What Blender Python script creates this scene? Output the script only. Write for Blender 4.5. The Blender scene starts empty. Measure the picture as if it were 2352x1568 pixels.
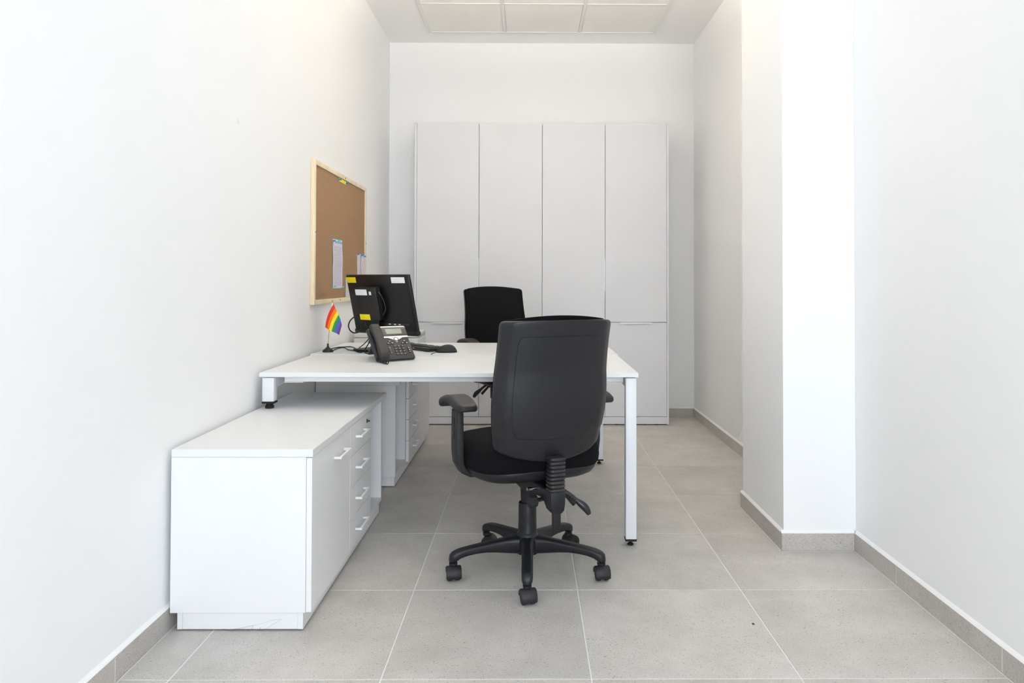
import bpy, bmesh, math, random
from mathutils import Vector, Matrix

random.seed(4)
SC = bpy.context.scene
COL = SC.collection
PI = math.pi

# ------------------------------------------------------------------ camera
FPX, CX, CY = 1677.498, 1227.170, 619.021          # focal length and principal point in a 2352x1568 frame
PITCH, YAW, ROLL = (math.radians(a) for a in (0.917977, -0.415936, 0.112811))
CAMH = 1.1317
def cam_axes():
    cy, sy, cp, sp, cr, sr = math.cos(YAW), math.sin(YAW), math.cos(PITCH), math.sin(PITCH), math.cos(ROLL), math.sin(ROLL)
    Ry = Matrix(((cy, sy, 0), (-sy, cy, 0), (0, 0, 1)))
    Rp = Matrix(((1, 0, 0), (0, cp, sp), (0, -sp, cp)))
    Rr = Matrix(((cr, 0, sr), (0, 1, 0), (-sr, 0, cr)))
    return Rr @ Rp @ Ry                              # rows: right, forward, up
AX = cam_axes()
cd = bpy.data.cameras.new('camera'); cam = bpy.data.objects.new('camera', cd); COL.objects.link(cam)
cd.sensor_fit = 'HORIZONTAL'; cd.sensor_width = 36.0; cd.lens = FPX / 2352 * 36.0
cd.shift_x = (1176 - CX) / 2352; cd.shift_y = (CY - 784) / 2352
cd.clip_start = 0.02; cd.clip_end = 100
r_, f_, u_ = AX[0], AX[1], AX[2]
cam.matrix_world = Matrix(((r_[0], u_[0], -f_[0], 0), (r_[1], u_[1], -f_[1], 0), (r_[2], u_[2], -f_[2], CAMH), (0, 0, 0, 1)))
SC.camera = cam
def pix(u, v, z):
    """point where the ray through a photo pixel meets the level z"""
    d = AX.transposed() @ Vector(((u - CX) / FPX, 1, -(v - CY) / FPX))
    return Vector((0, 0, CAMH)) + d * ((z - CAMH) / d.z)

# ------------------------------------------------------------------ world, daylight, exposure
w = bpy.data.worlds.new('daylight'); SC.world = w; w.use_nodes = True
bg = w.node_tree.nodes['Background']; bg.inputs['Color'].default_value = (0.80, 0.90, 1.0, 1); bg.inputs['Strength'].default_value = 0.5
def area(name, loc, rot, sx, sy, power, col):
    l = bpy.data.lights.new(name, 'AREA'); l.shape = 'RECTANGLE'; l.size = sx; l.size_y = sy; l.energy = power; l.color = col
    o = bpy.data.objects.new(name, l); COL.objects.link(o); o.location = loc; o.rotation_euler = rot
    return o
area('window_daylight', (0.71, -3.06, 1.34), (math.radians(90), 0, 0), 1.12, 2.50, 100, (0.85, 0.915, 1.0))
SC.view_settings.view_transform = 'Standard'; SC.view_settings.look = 'None'
SC.view_settings.gamma = 1; SC.view_settings.use_curve_mapping = False
SC.view_settings.exposure = 0.16
SC.cycles.max_bounces = 12; SC.cycles.diffuse_bounces = 8
SC.cycles.use_denoising = True

# ------------------------------------------------------------------ materials
MATS = {}
def nodes_of(name):
    m = bpy.data.materials.new(name); m.use_nodes = True
    nt = m.node_tree; b = nt.nodes['Principled BSDF']
    return m, nt, b
def plain(name, col, rough=0.5, spec=0.5, metal=0.0, bump=0.0, bscale=300.0, var=0.0, vscale=6.0, emit=None):
    """procedural material: a base colour with slow noise variation and fine noise relief"""
    m, nt, b = nodes_of(name)
    b.inputs['Roughness'].default_value = rough; b.inputs['Metallic'].default_value = metal
    b.inputs['Specular IOR Level'].default_value = spec
    tc = nt.nodes.new('ShaderNodeTexCoord')
    n = nt.nodes.new('ShaderNodeTexNoise'); n.inputs['Scale'].default_value = vscale; n.inputs['Detail'].default_value = 4
    nt.links.new(tc.outputs['Object'], n.inputs['Vector'])
    mx = nt.nodes.new('ShaderNodeMix'); mx.data_type = 'RGBA'
    c0 = tuple(max(0, c * (1 - var)) for c in col); c1 = tuple(min(1, c * (1 + var)) for c in col)
    mx.inputs[6].default_value = (*c0, 1); mx.inputs[7].default_value = (*c1, 1)
    nt.links.new(n.outputs['Fac'], mx.inputs[0]); nt.links.new(mx.outputs[2], b.inputs['Base Color'])
    if bump:
        n2 = nt.nodes.new('ShaderNodeTexNoise'); n2.inputs['Scale'].default_value = bscale; n2.inputs['Detail'].default_value = 3
        nt.links.new(tc.outputs['Object'], n2.inputs['Vector'])
        bp = nt.nodes.new('ShaderNodeBump'); bp.inputs['Strength'].default_value = bump; bp.inputs['Distance'].default_value = 0.002
        nt.links.new(n2.outputs['Fac'], bp.inputs['Height']); nt.links.new(bp.outputs['Normal'], b.inputs['Normal'])
    if emit:
        b.inputs['Emission Color'].default_value = (*emit[0], 1); b.inputs['Emission Strength'].default_value = emit[1]
    MATS[name] = m
    return m
plain('wall_paint', (0.895, 0.90, 0.905), 0.7, 0.3, var=0.012, vscale=1.5, bump=0.04, bscale=120)
plain('ceiling_paint', (0.93, 0.925, 0.915), 0.8, 0.2, var=0.01, vscale=2)
plain('ceiling_tile', (0.89, 0.88, 0.85), 0.85, 0.15, var=0.03, vscale=9, bump=0.12, bscale=220)
plain('ceiling_bar', (0.80, 0.80, 0.775), 0.4, 0.4)
plain('laminate', (0.83, 0.833, 0.842), 0.42, 0.45, var=0.006)
plain('laminate_top', (0.795, 0.803, 0.800), 0.36, 0.45, var=0.006)
plain('wardrobe_white', (0.715, 0.722, 0.748), 0.45, 0.4, var=0.006)
plain('white_metal', (0.80, 0.815, 0.84), 0.38, 0.5, var=0.006)
plain('handle_metal', (0.86, 0.86, 0.87), 0.3, 0.5)
plain('alu', (0.75, 0.75, 0.76), 0.35, 0.5, metal=0.6)
plain('black_plastic', (0.0095, 0.010, 0.012), 0.40, 0.38, bump=0.08, bscale=700, var=0.1)
plain('black_gloss', (0.018, 0.018, 0.020), 0.28, 0.5)
plain('shell_plastic', (0.0095, 0.0095, 0.0118), 0.40, 0.42, bump=0.12, bscale=900, var=0.06)
plain('arm_plastic', (0.016, 0.016, 0.0165), 0.5, 0.35, bump=0.1, bscale=900)
plain('black_fabric', (0.0055, 0.0055, 0.0062), 0.95, 0.12, bump=0.35, bscale=1100, var=0.15, vscale=40)
plain('rubber', (0.012, 0.012, 0.0135), 0.6, 0.35)
plain('caster_plastic', (0.016, 0.016, 0.018), 0.5, 0.45, var=0.2, vscale=60)
plain('chrome', (0.8, 0.8, 0.8), 0.15, 0.5, metal=1.0)
plain('monitor_black', (0.006, 0.006, 0.0065), 0.38, 0.32, bump=0.08, bscale=900)
plain('pc_black', (0.009, 0.009, 0.0095), 0.45, 0.35, bump=0.06, bscale=800)
plain('phone_body', (0.027, 0.028, 0.031), 0.5, 0.36, bump=0.08, bscale=900)
plain('phone_handset', (0.026, 0.026, 0.027), 0.55, 0.35, bump=0.08, bscale=900)
plain('phone_bezel', (0.022, 0.022, 0.025), 0.35, 0.5)
plain('phone_key', (0.018, 0.018, 0.020), 0.4, 0.5)
plain('phone_silver', (0.62, 0.63, 0.64), 0.3, 0.5, metal=0.35)
plain('lcd', (0.22, 0.255, 0.225), 0.25, 0.5)
plain('print_white', (0.75, 0.75, 0.75), 0.6, 0.3)
plain('blue_sticker', (0.10, 0.32, 0.70), 0.5, 0.3)
plain('printer_white', (0.72, 0.725, 0.72), 0.45, 0.4)
plain('yellow_paper', (0.85, 0.72, 0.05), 0.7, 0.3)
plain('brass', (0.45, 0.34, 0.16), 0.4, 0.5, metal=0.7)
plain('pin_teal', (0.08, 0.62, 0.55), 0.35, 0.5)
plain('pin_blue', (0.04, 0.25, 0.50), 0.35, 0.5)
plain('screw_dark', (0.10, 0.075, 0.05), 0.4, 0.5, metal=0.5)
plain('scuff', (0.36, 0.37, 0.40), 0.8, 0.2, var=0.3, vscale=90)
plain('grout', (0.78, 0.78, 0.77), 0.9, 0.1, var=0.08, vscale=40)
plain('caulk', (0.86, 0.86, 0.85), 0.8, 0.2)
plain('flag_white', (0.85, 0.85, 0.88), 0.8, 0.2)
for i, c in enumerate([(0.72, 0.045, 0.03), (0.85, 0.22, 0.015), (0.88, 0.70, 0.02), (0.04, 0.28, 0.10), (0.07, 0.15, 0.52), (0.26, 0.06, 0.30)]):
    plain('flag_stripe_%d' % i, c, 0.8, 0.2, var=0.05, vscale=60, bump=0.1, bscale=2000)
plain('added_uplight_glow', (0.9, 0.9, 0.88), 0.6, 0.2, emit=((1.0, 0.875, 0.71), 118.0))  # warm glow of the added, unseen uplight
plain('added_fill_glow', (0.9, 0.9, 0.9), 0.6, 0.2, emit=((0.90, 0.95, 1.0), 6.0))  # cool glow of the added, unseen fill panel

def stone(name, base, contrast, speck_dark):
    m, nt, b = nodes_of(name)
    L = nt.links.new; N = nt.nodes.new
    geo = N('ShaderNodeNewGeometry'); oi = N('ShaderNodeObjectInfo')
    add = N('ShaderNodeVectorMath'); add.operation = 'MULTIPLY_ADD'
    comb = N('ShaderNodeCombineXYZ'); L(oi.outputs['Random'], comb.inputs[0]); L(oi.outputs['Random'], comb.inputs[1])
    L(comb.outputs[0], add.inputs[0]); add.inputs[1].default_value = (37, 53, 0); L(geo.outputs['Position'], add.inputs[2])
    big = N('ShaderNodeTexNoise'); big.inputs['Scale'].default_value = 4.0; big.inputs['Detail'].default_value = 9; big.inputs['Roughness'].default_value = 0.68
    L(add.outputs[0], big.inputs['Vector'])
    r1 = N('ShaderNodeValToRGB'); e = r1.color_ramp.elements
    e[0].position = 0.28; e[0].color = (*[c * (1 - contrast) for c in base], 1)
    e[1].position = 0.72; e[1].color = (*[c * (1 + contrast * 0.7) for c in base], 1)
    L(big.outputs['Fac'], r1.inputs['Fac'])
    fine = N('ShaderNodeTexNoise'); fine.inputs['Scale'].default_value = 210; fine.inputs['Detail'].default_value = 4; fine.inputs['Roughness'].default_value = 0.75
    L(add.outputs[0], fine.inputs['Vector'])
    m1 = N('ShaderNodeMix'); m1.data_type = 'RGBA'; m1.blend_type = 'OVERLAY'; m1.inputs[0].default_value = 0.55
    L(r1.outputs['Color'], m1.inputs[6]); L(fine.outputs['Fac'], m1.inputs[7])
    # pores: dark specks of uneven size, denser in patches
    st = N('ShaderNodeVectorMath'); st.operation = 'MULTIPLY'; st.inputs[1].default_value = (0.75, 1.25, 1.2)
    warp = N('ShaderNodeTexNoise'); warp.inputs['Scale'].default_value = 45; warp.inputs['Detail'].default_value = 2; L(add.outputs[0], warp.inputs['Vector'])
    wv = N('ShaderNodeVectorMath'); wv.operation = 'MULTIPLY_ADD'; L(warp.outputs['Color'], wv.inputs[0]); wv.inputs[1].default_value = (0.016, 0.016, 0.016); L(add.outputs[0], wv.inputs[2]); L(wv.outputs[0], st.inputs[0])
    vo = N('ShaderNodeTexVoronoi'); vo.inputs['Scale'].default_value = 230; vo.inputs['Randomness'].default_value = 1; L(st.outputs[0], vo.inputs['Vector'])
    vsep = N('ShaderNodeSeparateColor'); L(vo.outputs['Color'], vsep.inputs[0])
    lt = N('ShaderNodeMath'); lt.operation = 'LESS_THAN'; L(vo.outputs['Distance'], lt.inputs[0])
    sq = N('ShaderNodeMath'); sq.operation = 'POWER'; L(vsep.outputs[1], sq.inputs[0]); sq.inputs[1].default_value = 2.2
    rad = N('ShaderNodeMath'); rad.operation = 'MULTIPLY'; L(sq.outputs[0], rad.inputs[0]); rad.inputs[1].default_value = 0.50; L(rad.outputs[0], lt.inputs[1])
    patch = N('ShaderNodeTexNoise'); patch.inputs['Scale'].default_value = 5; patch.inputs['Detail'].default_value = 3; L(add.outputs[0], patch.inputs['Vector'])
    pr = N('ShaderNodeMapRange'); pr.inputs[1].default_value = 0.35; pr.inputs[2].default_value = 0.75; pr.inputs[3].default_value = 0.06; pr.inputs[4].default_value = 0.75
    L(patch.outputs['Fac'], pr.inputs[0])
    on = N('ShaderNodeMath'); on.operation = 'LESS_THAN'; L(vsep.outputs[0], on.inputs[0]); L(pr.outputs[0], on.inputs[1])
    mu = N('ShaderNodeMath'); mu.operation = 'MULTIPLY'; L(lt.outputs[0], mu.inputs[0]); L(on.outputs[0], mu.inputs[1])
    mu2 = N('ShaderNodeMath'); mu2.operation = 'MULTIPLY'; L(mu.outputs[0], mu2.inputs[0]); mu2.inputs[1].default_value = 0.75
    m2 = N('ShaderNodeMix'); m2.data_type = 'RGBA'; L(mu2.outputs[0], m2.inputs[0]); L(m1.outputs[2], m2.inputs[6]); m2.inputs[7].default_value = (*speck_dark, 1)
    # each slab has its own tone
    tone = N('ShaderNodeMapRange'); tone.inputs[3].default_value = 0.95; tone.inputs[4].default_value = 1.05; L(oi.outputs['Random'], tone.inputs[0])
    m3 = N('ShaderNodeMix'); m3.data_type = 'RGBA'; m3.blend_type = 'MULTIPLY'; m3.inputs[0].default_value = 1
    L(m2.outputs[2], m3.inputs[6]); L(tone.outputs[0], m3.inputs[7]); L(m3.outputs[2], b.inputs['Base Color'])
    b.inputs['Roughness'].default_value = 0.42; b.inputs['Specular IOR Level'].default_value = 0.4
    bp = N('ShaderNodeBump'); bp.inputs['Strength'].default_value = 0.06; bp.inputs['Distance'].default_value = 0.002
    L(fine.outputs['Fac'], bp.inputs['Height']); L(bp.outputs['Normal'], b.inputs['Normal'])
    MATS[name] = m
stone('floor_stone', (0.545, 0.522, 0.490), 0.17, (0.21, 0.185, 0.16))
stone('skirting_stone', (0.50, 0.47, 0.44), 0.12, (0.2, 0.18, 0.16))

def cork():
    m, nt, b = nodes_of('cork'); L = nt.links.new; N = nt.nodes.new
    tc = N('ShaderNodeTexCoord')
    n = N('ShaderNodeTexNoise'); n.inputs['Scale'].default_value = 330; n.inputs['Detail'].default_value = 4; L(tc.outputs['Object'], n.inputs['Vector'])
    r = N('ShaderNodeValToRGB'); e = r.color_ramp.elements
    e[0].position = 0.3; e[0].color = (0.255, 0.152, 0.085, 1); e[1].position = 0.7; e[1].color = (0.35, 0.222, 0.130, 1)
    L(n.outputs['Fac'], r.inputs['Fac']); L(r.outputs['Color'], b.inputs['Base Color'])
    b.inputs['Roughness'].default_value = 0.85; b.inputs['Specular IOR Level'].default_value = 0.2
    MATS['cork'] = m
cork()
def pine():
    m, nt, b = nodes_of('pine'); L = nt.links.new; N = nt.nodes.new
    tc = N('ShaderNodeTexCoord'); mp = N('ShaderNodeMapping'); mp.inputs['Scale'].default_value = (90, 4, 4); L(tc.outputs['Object'], mp.inputs['Vector'])
    n = N('ShaderNodeTexNoise'); n.inputs['Scale'].default_value = 3; n.inputs['Detail'].default_value = 5; L(mp.outputs[0], n.inputs['Vector'])
    r = N('ShaderNodeValToRGB'); e = r.color_ramp.elements
    e[0].position = 0.3; e[0].color = (0.76, 0.62, 0.42, 1); e[1].position = 0.7; e[1].color = (0.86, 0.75, 0.56, 1)
    L(n.outputs['Fac'], r.inputs['Fac']); L(r.outputs['Color'], b.inputs['Base Color'])
    b.inputs['Roughness'].default_value = 0.5
    MATS['pine'] = m
pine()
def printed(name, paper, ink, rows, cover, header=None):
    """flat print: lines of small type on paper, along the UV of the sheet"""
    m, nt, b = nodes_of(name); L = nt.links.new; N = nt.nodes.new
    uv = N('ShaderNodeUVMap'); sep = N('ShaderNodeSeparateXYZ'); L(uv.outputs[0], sep.inputs[0])
    k = N('ShaderNodeMath'); k.operation = 'MULTIPLY'; L(sep.outputs[1], k.inputs[0]); k.inputs[1].default_value = rows
    fr = N('ShaderNodeMath'); fr.operation = 'FRACT'; L(k.outputs[0], fr.inputs[0])
    a = N('ShaderNodeMath'); a.operation = 'LESS_THAN'; L(fr.outputs[0], a.inputs[0]); a.inputs[1].default_value = 0.5
    fl = N('ShaderNodeMath'); fl.operation = 'FLOOR'; L(k.outputs[0], fl.inputs[0])
    cb = N('ShaderNodeCombineXYZ'); sx = N('ShaderNodeMath'); sx.operation = 'MULTIPLY'; sx.inputs[1].default_value = 26
    L(sep.outputs[0], sx.inputs[0]); L(sx.outputs[0], cb.inputs[0]); L(fl.outputs[0], cb.inputs[1])
    n = N('ShaderNodeTexNoise'); n.inputs['Scale'].default_value = 1.3; n.inputs['Detail'].default_value = 2; L(cb.outputs[0], n.inputs['Vector'])
    g = N('ShaderNodeMath'); g.operation = 'LESS_THAN'; L(n.outputs['Fac'], g.inputs[0]); g.inputs[1].default_value = cover
    mx = N('ShaderNodeMath'); mx.operation = 'MULTIPLY'; L(a.outputs[0], mx.inputs[0]); L(g.outputs[0], mx.inputs[1])
    for (src, lo, hi) in ((0, 0.1, 0.9), (1, 0.05, 0.86)):
        q = N('ShaderNodeMath'); q.operation = 'GREATER_THAN'; L(sep.outputs[src], q.inputs[0]); q.inputs[1].default_value = lo
        q2 = N('ShaderNodeMath'); q2.operation = 'LESS_THAN'; L(sep.outputs[src], q2.inputs[0]); q2.inputs[1].default_value = hi
        for qq in (q, q2):
            t = N('ShaderNodeMath'); t.operation = 'MULTIPLY'; L(mx.outputs[0], t.inputs[0]); L(qq.outputs[0], t.inputs[1]); mx = t
    mc = N('ShaderNodeMix'); mc.data_type = 'RGBA'; L(mx.outputs[0], mc.inputs[0]); mc.inputs[6].default_value = (*paper, 1); mc.inputs[7].default_value = (*ink, 1)
    out = mc
    if header:
        q = N('ShaderNodeMath'); q.operation = 'COMPARE'; L(sep.outputs[1], q.inputs[0]); q.inputs[1].default_value = 0.945; q.inputs[2].default_value = 0.022
        q2 = N('ShaderNodeMath'); q2.operation = 'GREATER_THAN'; L(sep.outputs[0], q2.inputs[0]); q2.inputs[1].default_value = 0.22
        t = N('ShaderNodeMath'); t.operation = 'MULTIPLY'; L(q.outputs[0], t.inputs[0]); L(q2.outputs[0], t.inputs[1])
        out = N('ShaderNodeMix'); out.data_type = 'RGBA'; L(t.outputs[0], out.inputs[0]); L(mc.outputs[2], out.inputs[6]); out.inputs[7].default_value = (*header, 1)
    L(out.outputs[2], b.inputs['Base Color']); b.inputs['Roughness'].default_value = 0.6
    MATS[name] = m
printed('paper_print', (0.66, 0.65, 0.74), (0.42, 0.41, 0.48), 38, 0.54, (0.22, 0.42, 0.72))
printed('paper_plain', (0.66, 0.66, 0.71), (0.52, 0.52, 0.56), 30, 0.45)
printed('label_yellow', (0.86, 0.72, 0.0), (0.22, 0.18, 0.0), 5, 0.36)
printed('label_white', (0.84, 0.85, 0.86), (0.50, 0.51, 0.53), 7, 0.42)

# ------------------------------------------------------------------ mesh helpers
def T(x=0, y=0, z=0): return Matrix.Translation((x, y, z))
def RX(a): return Matrix.Rotation(a, 4, 'X')
def RY(a): return Matrix.Rotation(a, 4, 'Y')
def RZ(a): return Matrix.Rotation(a, 4, 'Z')
def new(): return bmesh.new()
def box(bm, x0, x1, y0, y1, z0, z1, r=0.0, seg=2, M=None):
    b = bmesh.new()
    bmesh.ops.create_cube(b, size=1)
    for v in b.verts:
        v.co = Vector(((x0 + x1) / 2 + v.co.x * (x1 - x0), (y0 + y1) / 2 + v.co.y * (y1 - y0), (z0 + z1) / 2 + v.co.z * (z1 - z0)))
    if r > 0:
        bmesh.ops.bevel(b, geom=list(b.edges), offset=r, segments=seg, profile=0.5, affect='EDGES')
    join(bm, b, M); return bm
def join(bm, b, M=None):
    mp = {}
    for v in b.verts: mp[v] = bm.verts.new(M @ v.co if M else v.co)
    for f in b.faces:
        try:
            nf = bm.faces.new([mp[v] for v in f.verts]); nf.material_index = f.material_index
        except ValueError: pass
    b.free()
def loft(bm, rings, cap=True, close=True, M=None):
    vs = [[bm.verts.new(M @ Vector(p) if M else Vector(p)) for p in r] for r in rings]
    n = len(rings[0])
    for i in range(len(vs) - 1):
        for j in range(n if close else n - 1):
            k = (j + 1) % n
            bm.faces.new((vs[i][j], vs[i][k], vs[i + 1][k], vs[i + 1][j]))
    if cap:
        bm.faces.new(list(reversed(vs[0]))); bm.faces.new(vs[-1])
    return bm
def lathe(bm, prof, seg=32, M=None):
    rings = []
    for (r, z) in prof:
        r = max(r, 0.0002)
        rings.append([(r * math.cos(2 * PI * k / seg), r * math.sin(2 * PI * k / seg), z) for k in range(seg)])
    return loft(bm, rings, True, True, M)
def cyl(bm, p0, p1, r0, r1=None, seg=20):
    p0, p1 = Vector(p0), Vector(p1); r1 = r0 if r1 is None else r1
    d = p1 - p0; q = d.to_track_quat('Z', 'Y').to_matrix().to_4x4(); q.translation = p0
    return lathe(bm, [(r0, 0), (r1, d.length)], seg, q)
def smooth_path(pts, n=8):
    pts = [Vector(p) for p in pts]; out = []
    P = [pts[0]] + pts + [pts[-1]]
    for i in range(1, len(P) - 2):
        a, b, c, d = P[i - 1], P[i], P[i + 1], P[i + 2]
        for k in range(n):
            t = k / n
            out.append(0.5 * ((2 * b) + (c - a) * t + (2 * a - 5 * b + 4 * c - d) * t * t + (3 * b - a - 3 * c + d) * t ** 3))
    out.append(pts[-1]); return out
def tube(bm, pts, r, seg=8, smooth=8, flat=1.0):
    p = smooth_path(pts, smooth) if smooth else [Vector(q) for q in pts]
    rings = []; up = Vector((0, 0, 1)); prev = None
    for i, c in enumerate(p):
        t = (p[min(i + 1, len(p) - 1)] - p[max(i - 1, 0)]).normalized()
        if prev is None:
            a = t.cross(up)
            if a.length < 1e-3: a = t.cross(Vector((1, 0, 0)))
        else:
            a = prev - t * prev.dot(t)
        a.normalize(); prev = a; b = t.cross(a)
        rr = r(i / (len(p) - 1)) if callable(r) else r
        rings.append([c + a * rr * math.cos(2 * PI * k / seg) + b * rr * flat * math.sin(2 * PI * k / seg) for k in range(seg)])
    return loft(bm, rings)
def rrect(w, h, r, n=4, cx=0, cy=0):
    out = []
    for (sx, sy, a0) in ((1, 1, 0), (-1, 1, PI / 2), (-1, -1, PI), (1, -1, 1.5 * PI)):
        for k in range(n + 1):
            a = a0 + PI / 2 * k / n
            out.append((cx + sx * (w / 2 - r) + r * math.cos(a), cy + sy * (h / 2 - r) + r * math.sin(a)))
    return out
def prism(bm, outline, z0, z1, r=0.0, M=None, n=3):
    """outline in xy, extruded in z with rounded rims (outline inset by normals)"""
    if r <= 0:
        return loft(bm, [[(x, y, z0) for x, y in outline], [(x, y, z1) for x, y in outline]], M=M)
    cx = sum(p[0] for p in outline) / len(outline); cy = sum(p[1] for p in outline) / len(outline)
    def inset(d):
        m = len(outline); res = []
        for i in range(m):
            a, b, c = outline[i - 1], outline[i], outline[(i + 1) % m]
            tx, ty = c[0] - a[0], c[1] - a[1]; l = math.hypot(tx, ty) or 1
            res.append((b[0] - ty / l * d, b[1] + tx / l * d))
        return res
    rings = []
    for k in range(n + 1):
        a = PI / 2 * k / n
        rings.append([(x, y, z0 + r * (1 - math.sin(a))) for x, y in inset(r * (1 - math.cos(a)))])
    rings = [[(x, y, z0 + r - r * math.sin(PI / 2 * (n - k) / n)) for x, y in inset(r - r * math.cos(PI / 2 * (n - k) / n))] for k in range(n + 1)]
    rings += [[(x, y, z1 - r + r * math.sin(PI / 2 * k / n)) for x, y in inset(r - r * math.cos(PI / 2 * k / n))] for k in range(n + 1)]
    return loft(bm, rings, M=M)
def grid_faces(bm, P, M=None):
    vs = [[bm.verts.new(M @ Vector(p) if M else Vector(p)) for p in r] for r in P]
    for i in range(len(vs) - 1):
        for j in range(len(vs[0]) - 1):
            bm.faces.new((vs[i][j], vs[i][j + 1], vs[i + 1][j + 1], vs[i + 1][j]))
    return vs
def finish(bm, name, mats, smooth=True, angle=35, uv=None):
    bmesh.ops.recalc_face_normals(bm, faces=list(bm.faces))
    me = bpy.data.meshes.new(name)
    if uv:
        lay = bm.loops.layers.uv.new('UVMap')
        for f in bm.faces:
            for l in f.loops: l[lay].uv = uv(l.vert.co)
    bm.to_mesh(me); bm.free()
    for m in (mats if isinstance(mats, (list, tuple)) else [mats]): me.materials.append(MATS[m])
    if smooth:
        me.shade_smooth(); me.set_sharp_from_angle(angle=math.radians(angle))
    return me
def obj(name, bm, mat, parent=None, loc=None, rot=None, smooth=True, angle=35, uv=None):
    me = bm if isinstance(bm, bpy.types.Mesh) else finish(bm, name, mat, smooth, angle, uv)
    o = bpy.data.objects.new(name, me); COL.objects.link(o)
    if parent: o.parent = parent
    if loc: o.location = loc
    if rot: o.rotation_euler = rot
    return o
def tag(o, label=None, cat=None, group=None, kind=None):
    if label: o['label'] = label
    if cat: o['category'] = cat
    if group: o['group'] = group
    if kind: o['kind'] = kind
    return o
def thing(name, label, cat, loc=(0, 0, 0), rz=0.0, group=None, M=None):
    o = bpy.data.objects.new(name, None); COL.objects.link(o); o.empty_display_size = 0.05
    if M is not None:
        o.location = M.to_translation(); o.rotation_euler = M.to_euler()
    else:
        o.location = loc; o.rotation_euler = (0, 0, rz)
    return tag(o, label, cat, group)
def structure(name, bm, mat, label, cat, smooth=False):
    o = obj(name, bm, mat, smooth=smooth); tag(o, label, cat, kind='structure'); return o

# ------------------------------------------------------------------ room dimensions
XL, XR = -1.172, 1.384            # wall faces
YB, YF = 6.118, -3.00             # back wall, window wall behind the camera
ZC = 3.135
CX0, CY0, CY1 = 1.077, 3.093, 3.675   # pillar: left face, near face, far face
BT, BH = 0.011, 0.074             # skirting thickness, height

# floor: grout bed with one slab per tile
fl = structure('floor', box(new(), XL - 0.1, XR + 0.1, YF - 0.1, YB + 0.1, -0.08, -0.0015), 'grout', 'grey stone tiled floor with pale grout joints', 'floor')
GX, GY, TS, J = -0.4191, 2.0975, 0.6, 0.0040
tile_cache = {}
i0 = math.floor((XL - GX) / TS); i1 = math.floor((XR - GX) / TS)
k0 = math.floor((YF - GY) / TS); k1 = math.floor((YB - GY) / TS)
for i in range(i0, i1 + 1):
    for k in range(k0, k1 + 1):
        x0 = max(GX + i * TS + J / 2, XL + 0.001); x1 = min(GX + (i + 1) * TS - J / 2, XR - 0.001)
        y0 = max(GY + k * TS + J / 2, YF + 0.001); y1 = min(GY + (k + 1) * TS - J / 2, YB - 0.001)
        if x1 - x0 < 0.004 or y1 - y0 < 0.004: continue
        key = (round(x1 - x0, 4), round(y1 - y0, 4))
        if key not in tile_cache:
            b = box(new(), 0, key[0], 0, key[1], -0.012, 0.0)
            top = [e for e in b.edges if all(v.co.z > -1e-4 for v in e.verts)]
            bmesh.ops.bevel(b, geom=top, offset=0.0011, segments=1, affect='EDGES')
            tile_cache[key] = finish(b, 'tile', 'floor_stone', False)
        obj('tile', tile_cache[key], None, fl, (x0, y0, 0))

# walls, ceiling
wl = structure('wall_left', box(new(), XL - 0.12, XL, YF - 0.12, YB + 0.12, 0, ZC + 0.1), 'wall_paint', 'plain white painted wall on the left, carrying the cork board', 'wall')
wb = structure('wall_back', box(new(), XL, XR, YB, YB + 0.12, 0, ZC + 0.1), 'wall_paint', 'white back wall behind the tall storage cabinet', 'wall')
wr = structure('wall_right', box(new(), XR, XR + 0.12, YF - 0.12, YB + 0.12, 0, ZC + 0.1), 'wall_paint', 'plain white painted wall on the right, in front of and behind the pillar', 'wall')
wp = structure('wall_pillar', box(new(), CX0, XR - 0.0005, CY0, CY1, 0, ZC), 'wall_paint', 'white rectangular pillar standing out from the right wall', 'pillar')
WX0, WX1, WZ0, WZ1 = 0.10, 1.32, 0.04, 2.70
b = new()
box(b, XL, WX0, YF - 0.12, YF, 0, ZC + 0.1); box(b, WX1, XR, YF - 0.12, YF, 0, ZC + 0.1)
box(b, WX0, WX1, YF - 0.12, YF, 0, WZ0); box(b, WX0, WX1, YF - 0.12, YF, WZ1, ZC + 0.1)
structure('wall_front', b, 'wall_paint', 'white wall with a wide window opening behind the viewer', 'wall')
b = new()
for (a0, a1, c0, c1) in ((WX0, WX1, WZ0, WZ0 + 0.05), (WX0, WX1, WZ1 - 0.05, WZ1), (WX0, WX0 + 0.05, WZ0 + 0.05, WZ1 - 0.05), (WX1 - 0.05, WX1, WZ0 + 0.05, WZ1 - 0.05), (WX0 + 0.05, WX1 - 0.05, 1.28, 1.32)):
    box(b, a0, a1, YF - 0.06, YF - 0.02, c0, c1)
structure('window_1', b, 'white_metal', 'white metal frame of the wide window behind the viewer', 'window')
ce = structure('ceiling', box(new(), XL - 0.12, XR + 0.12, YF - 0.12, YB + 0.12, ZC, ZC + 0.12), 'ceiling_paint', 'white plaster ceiling with a lay-in tile field', 'ceiling')
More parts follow.
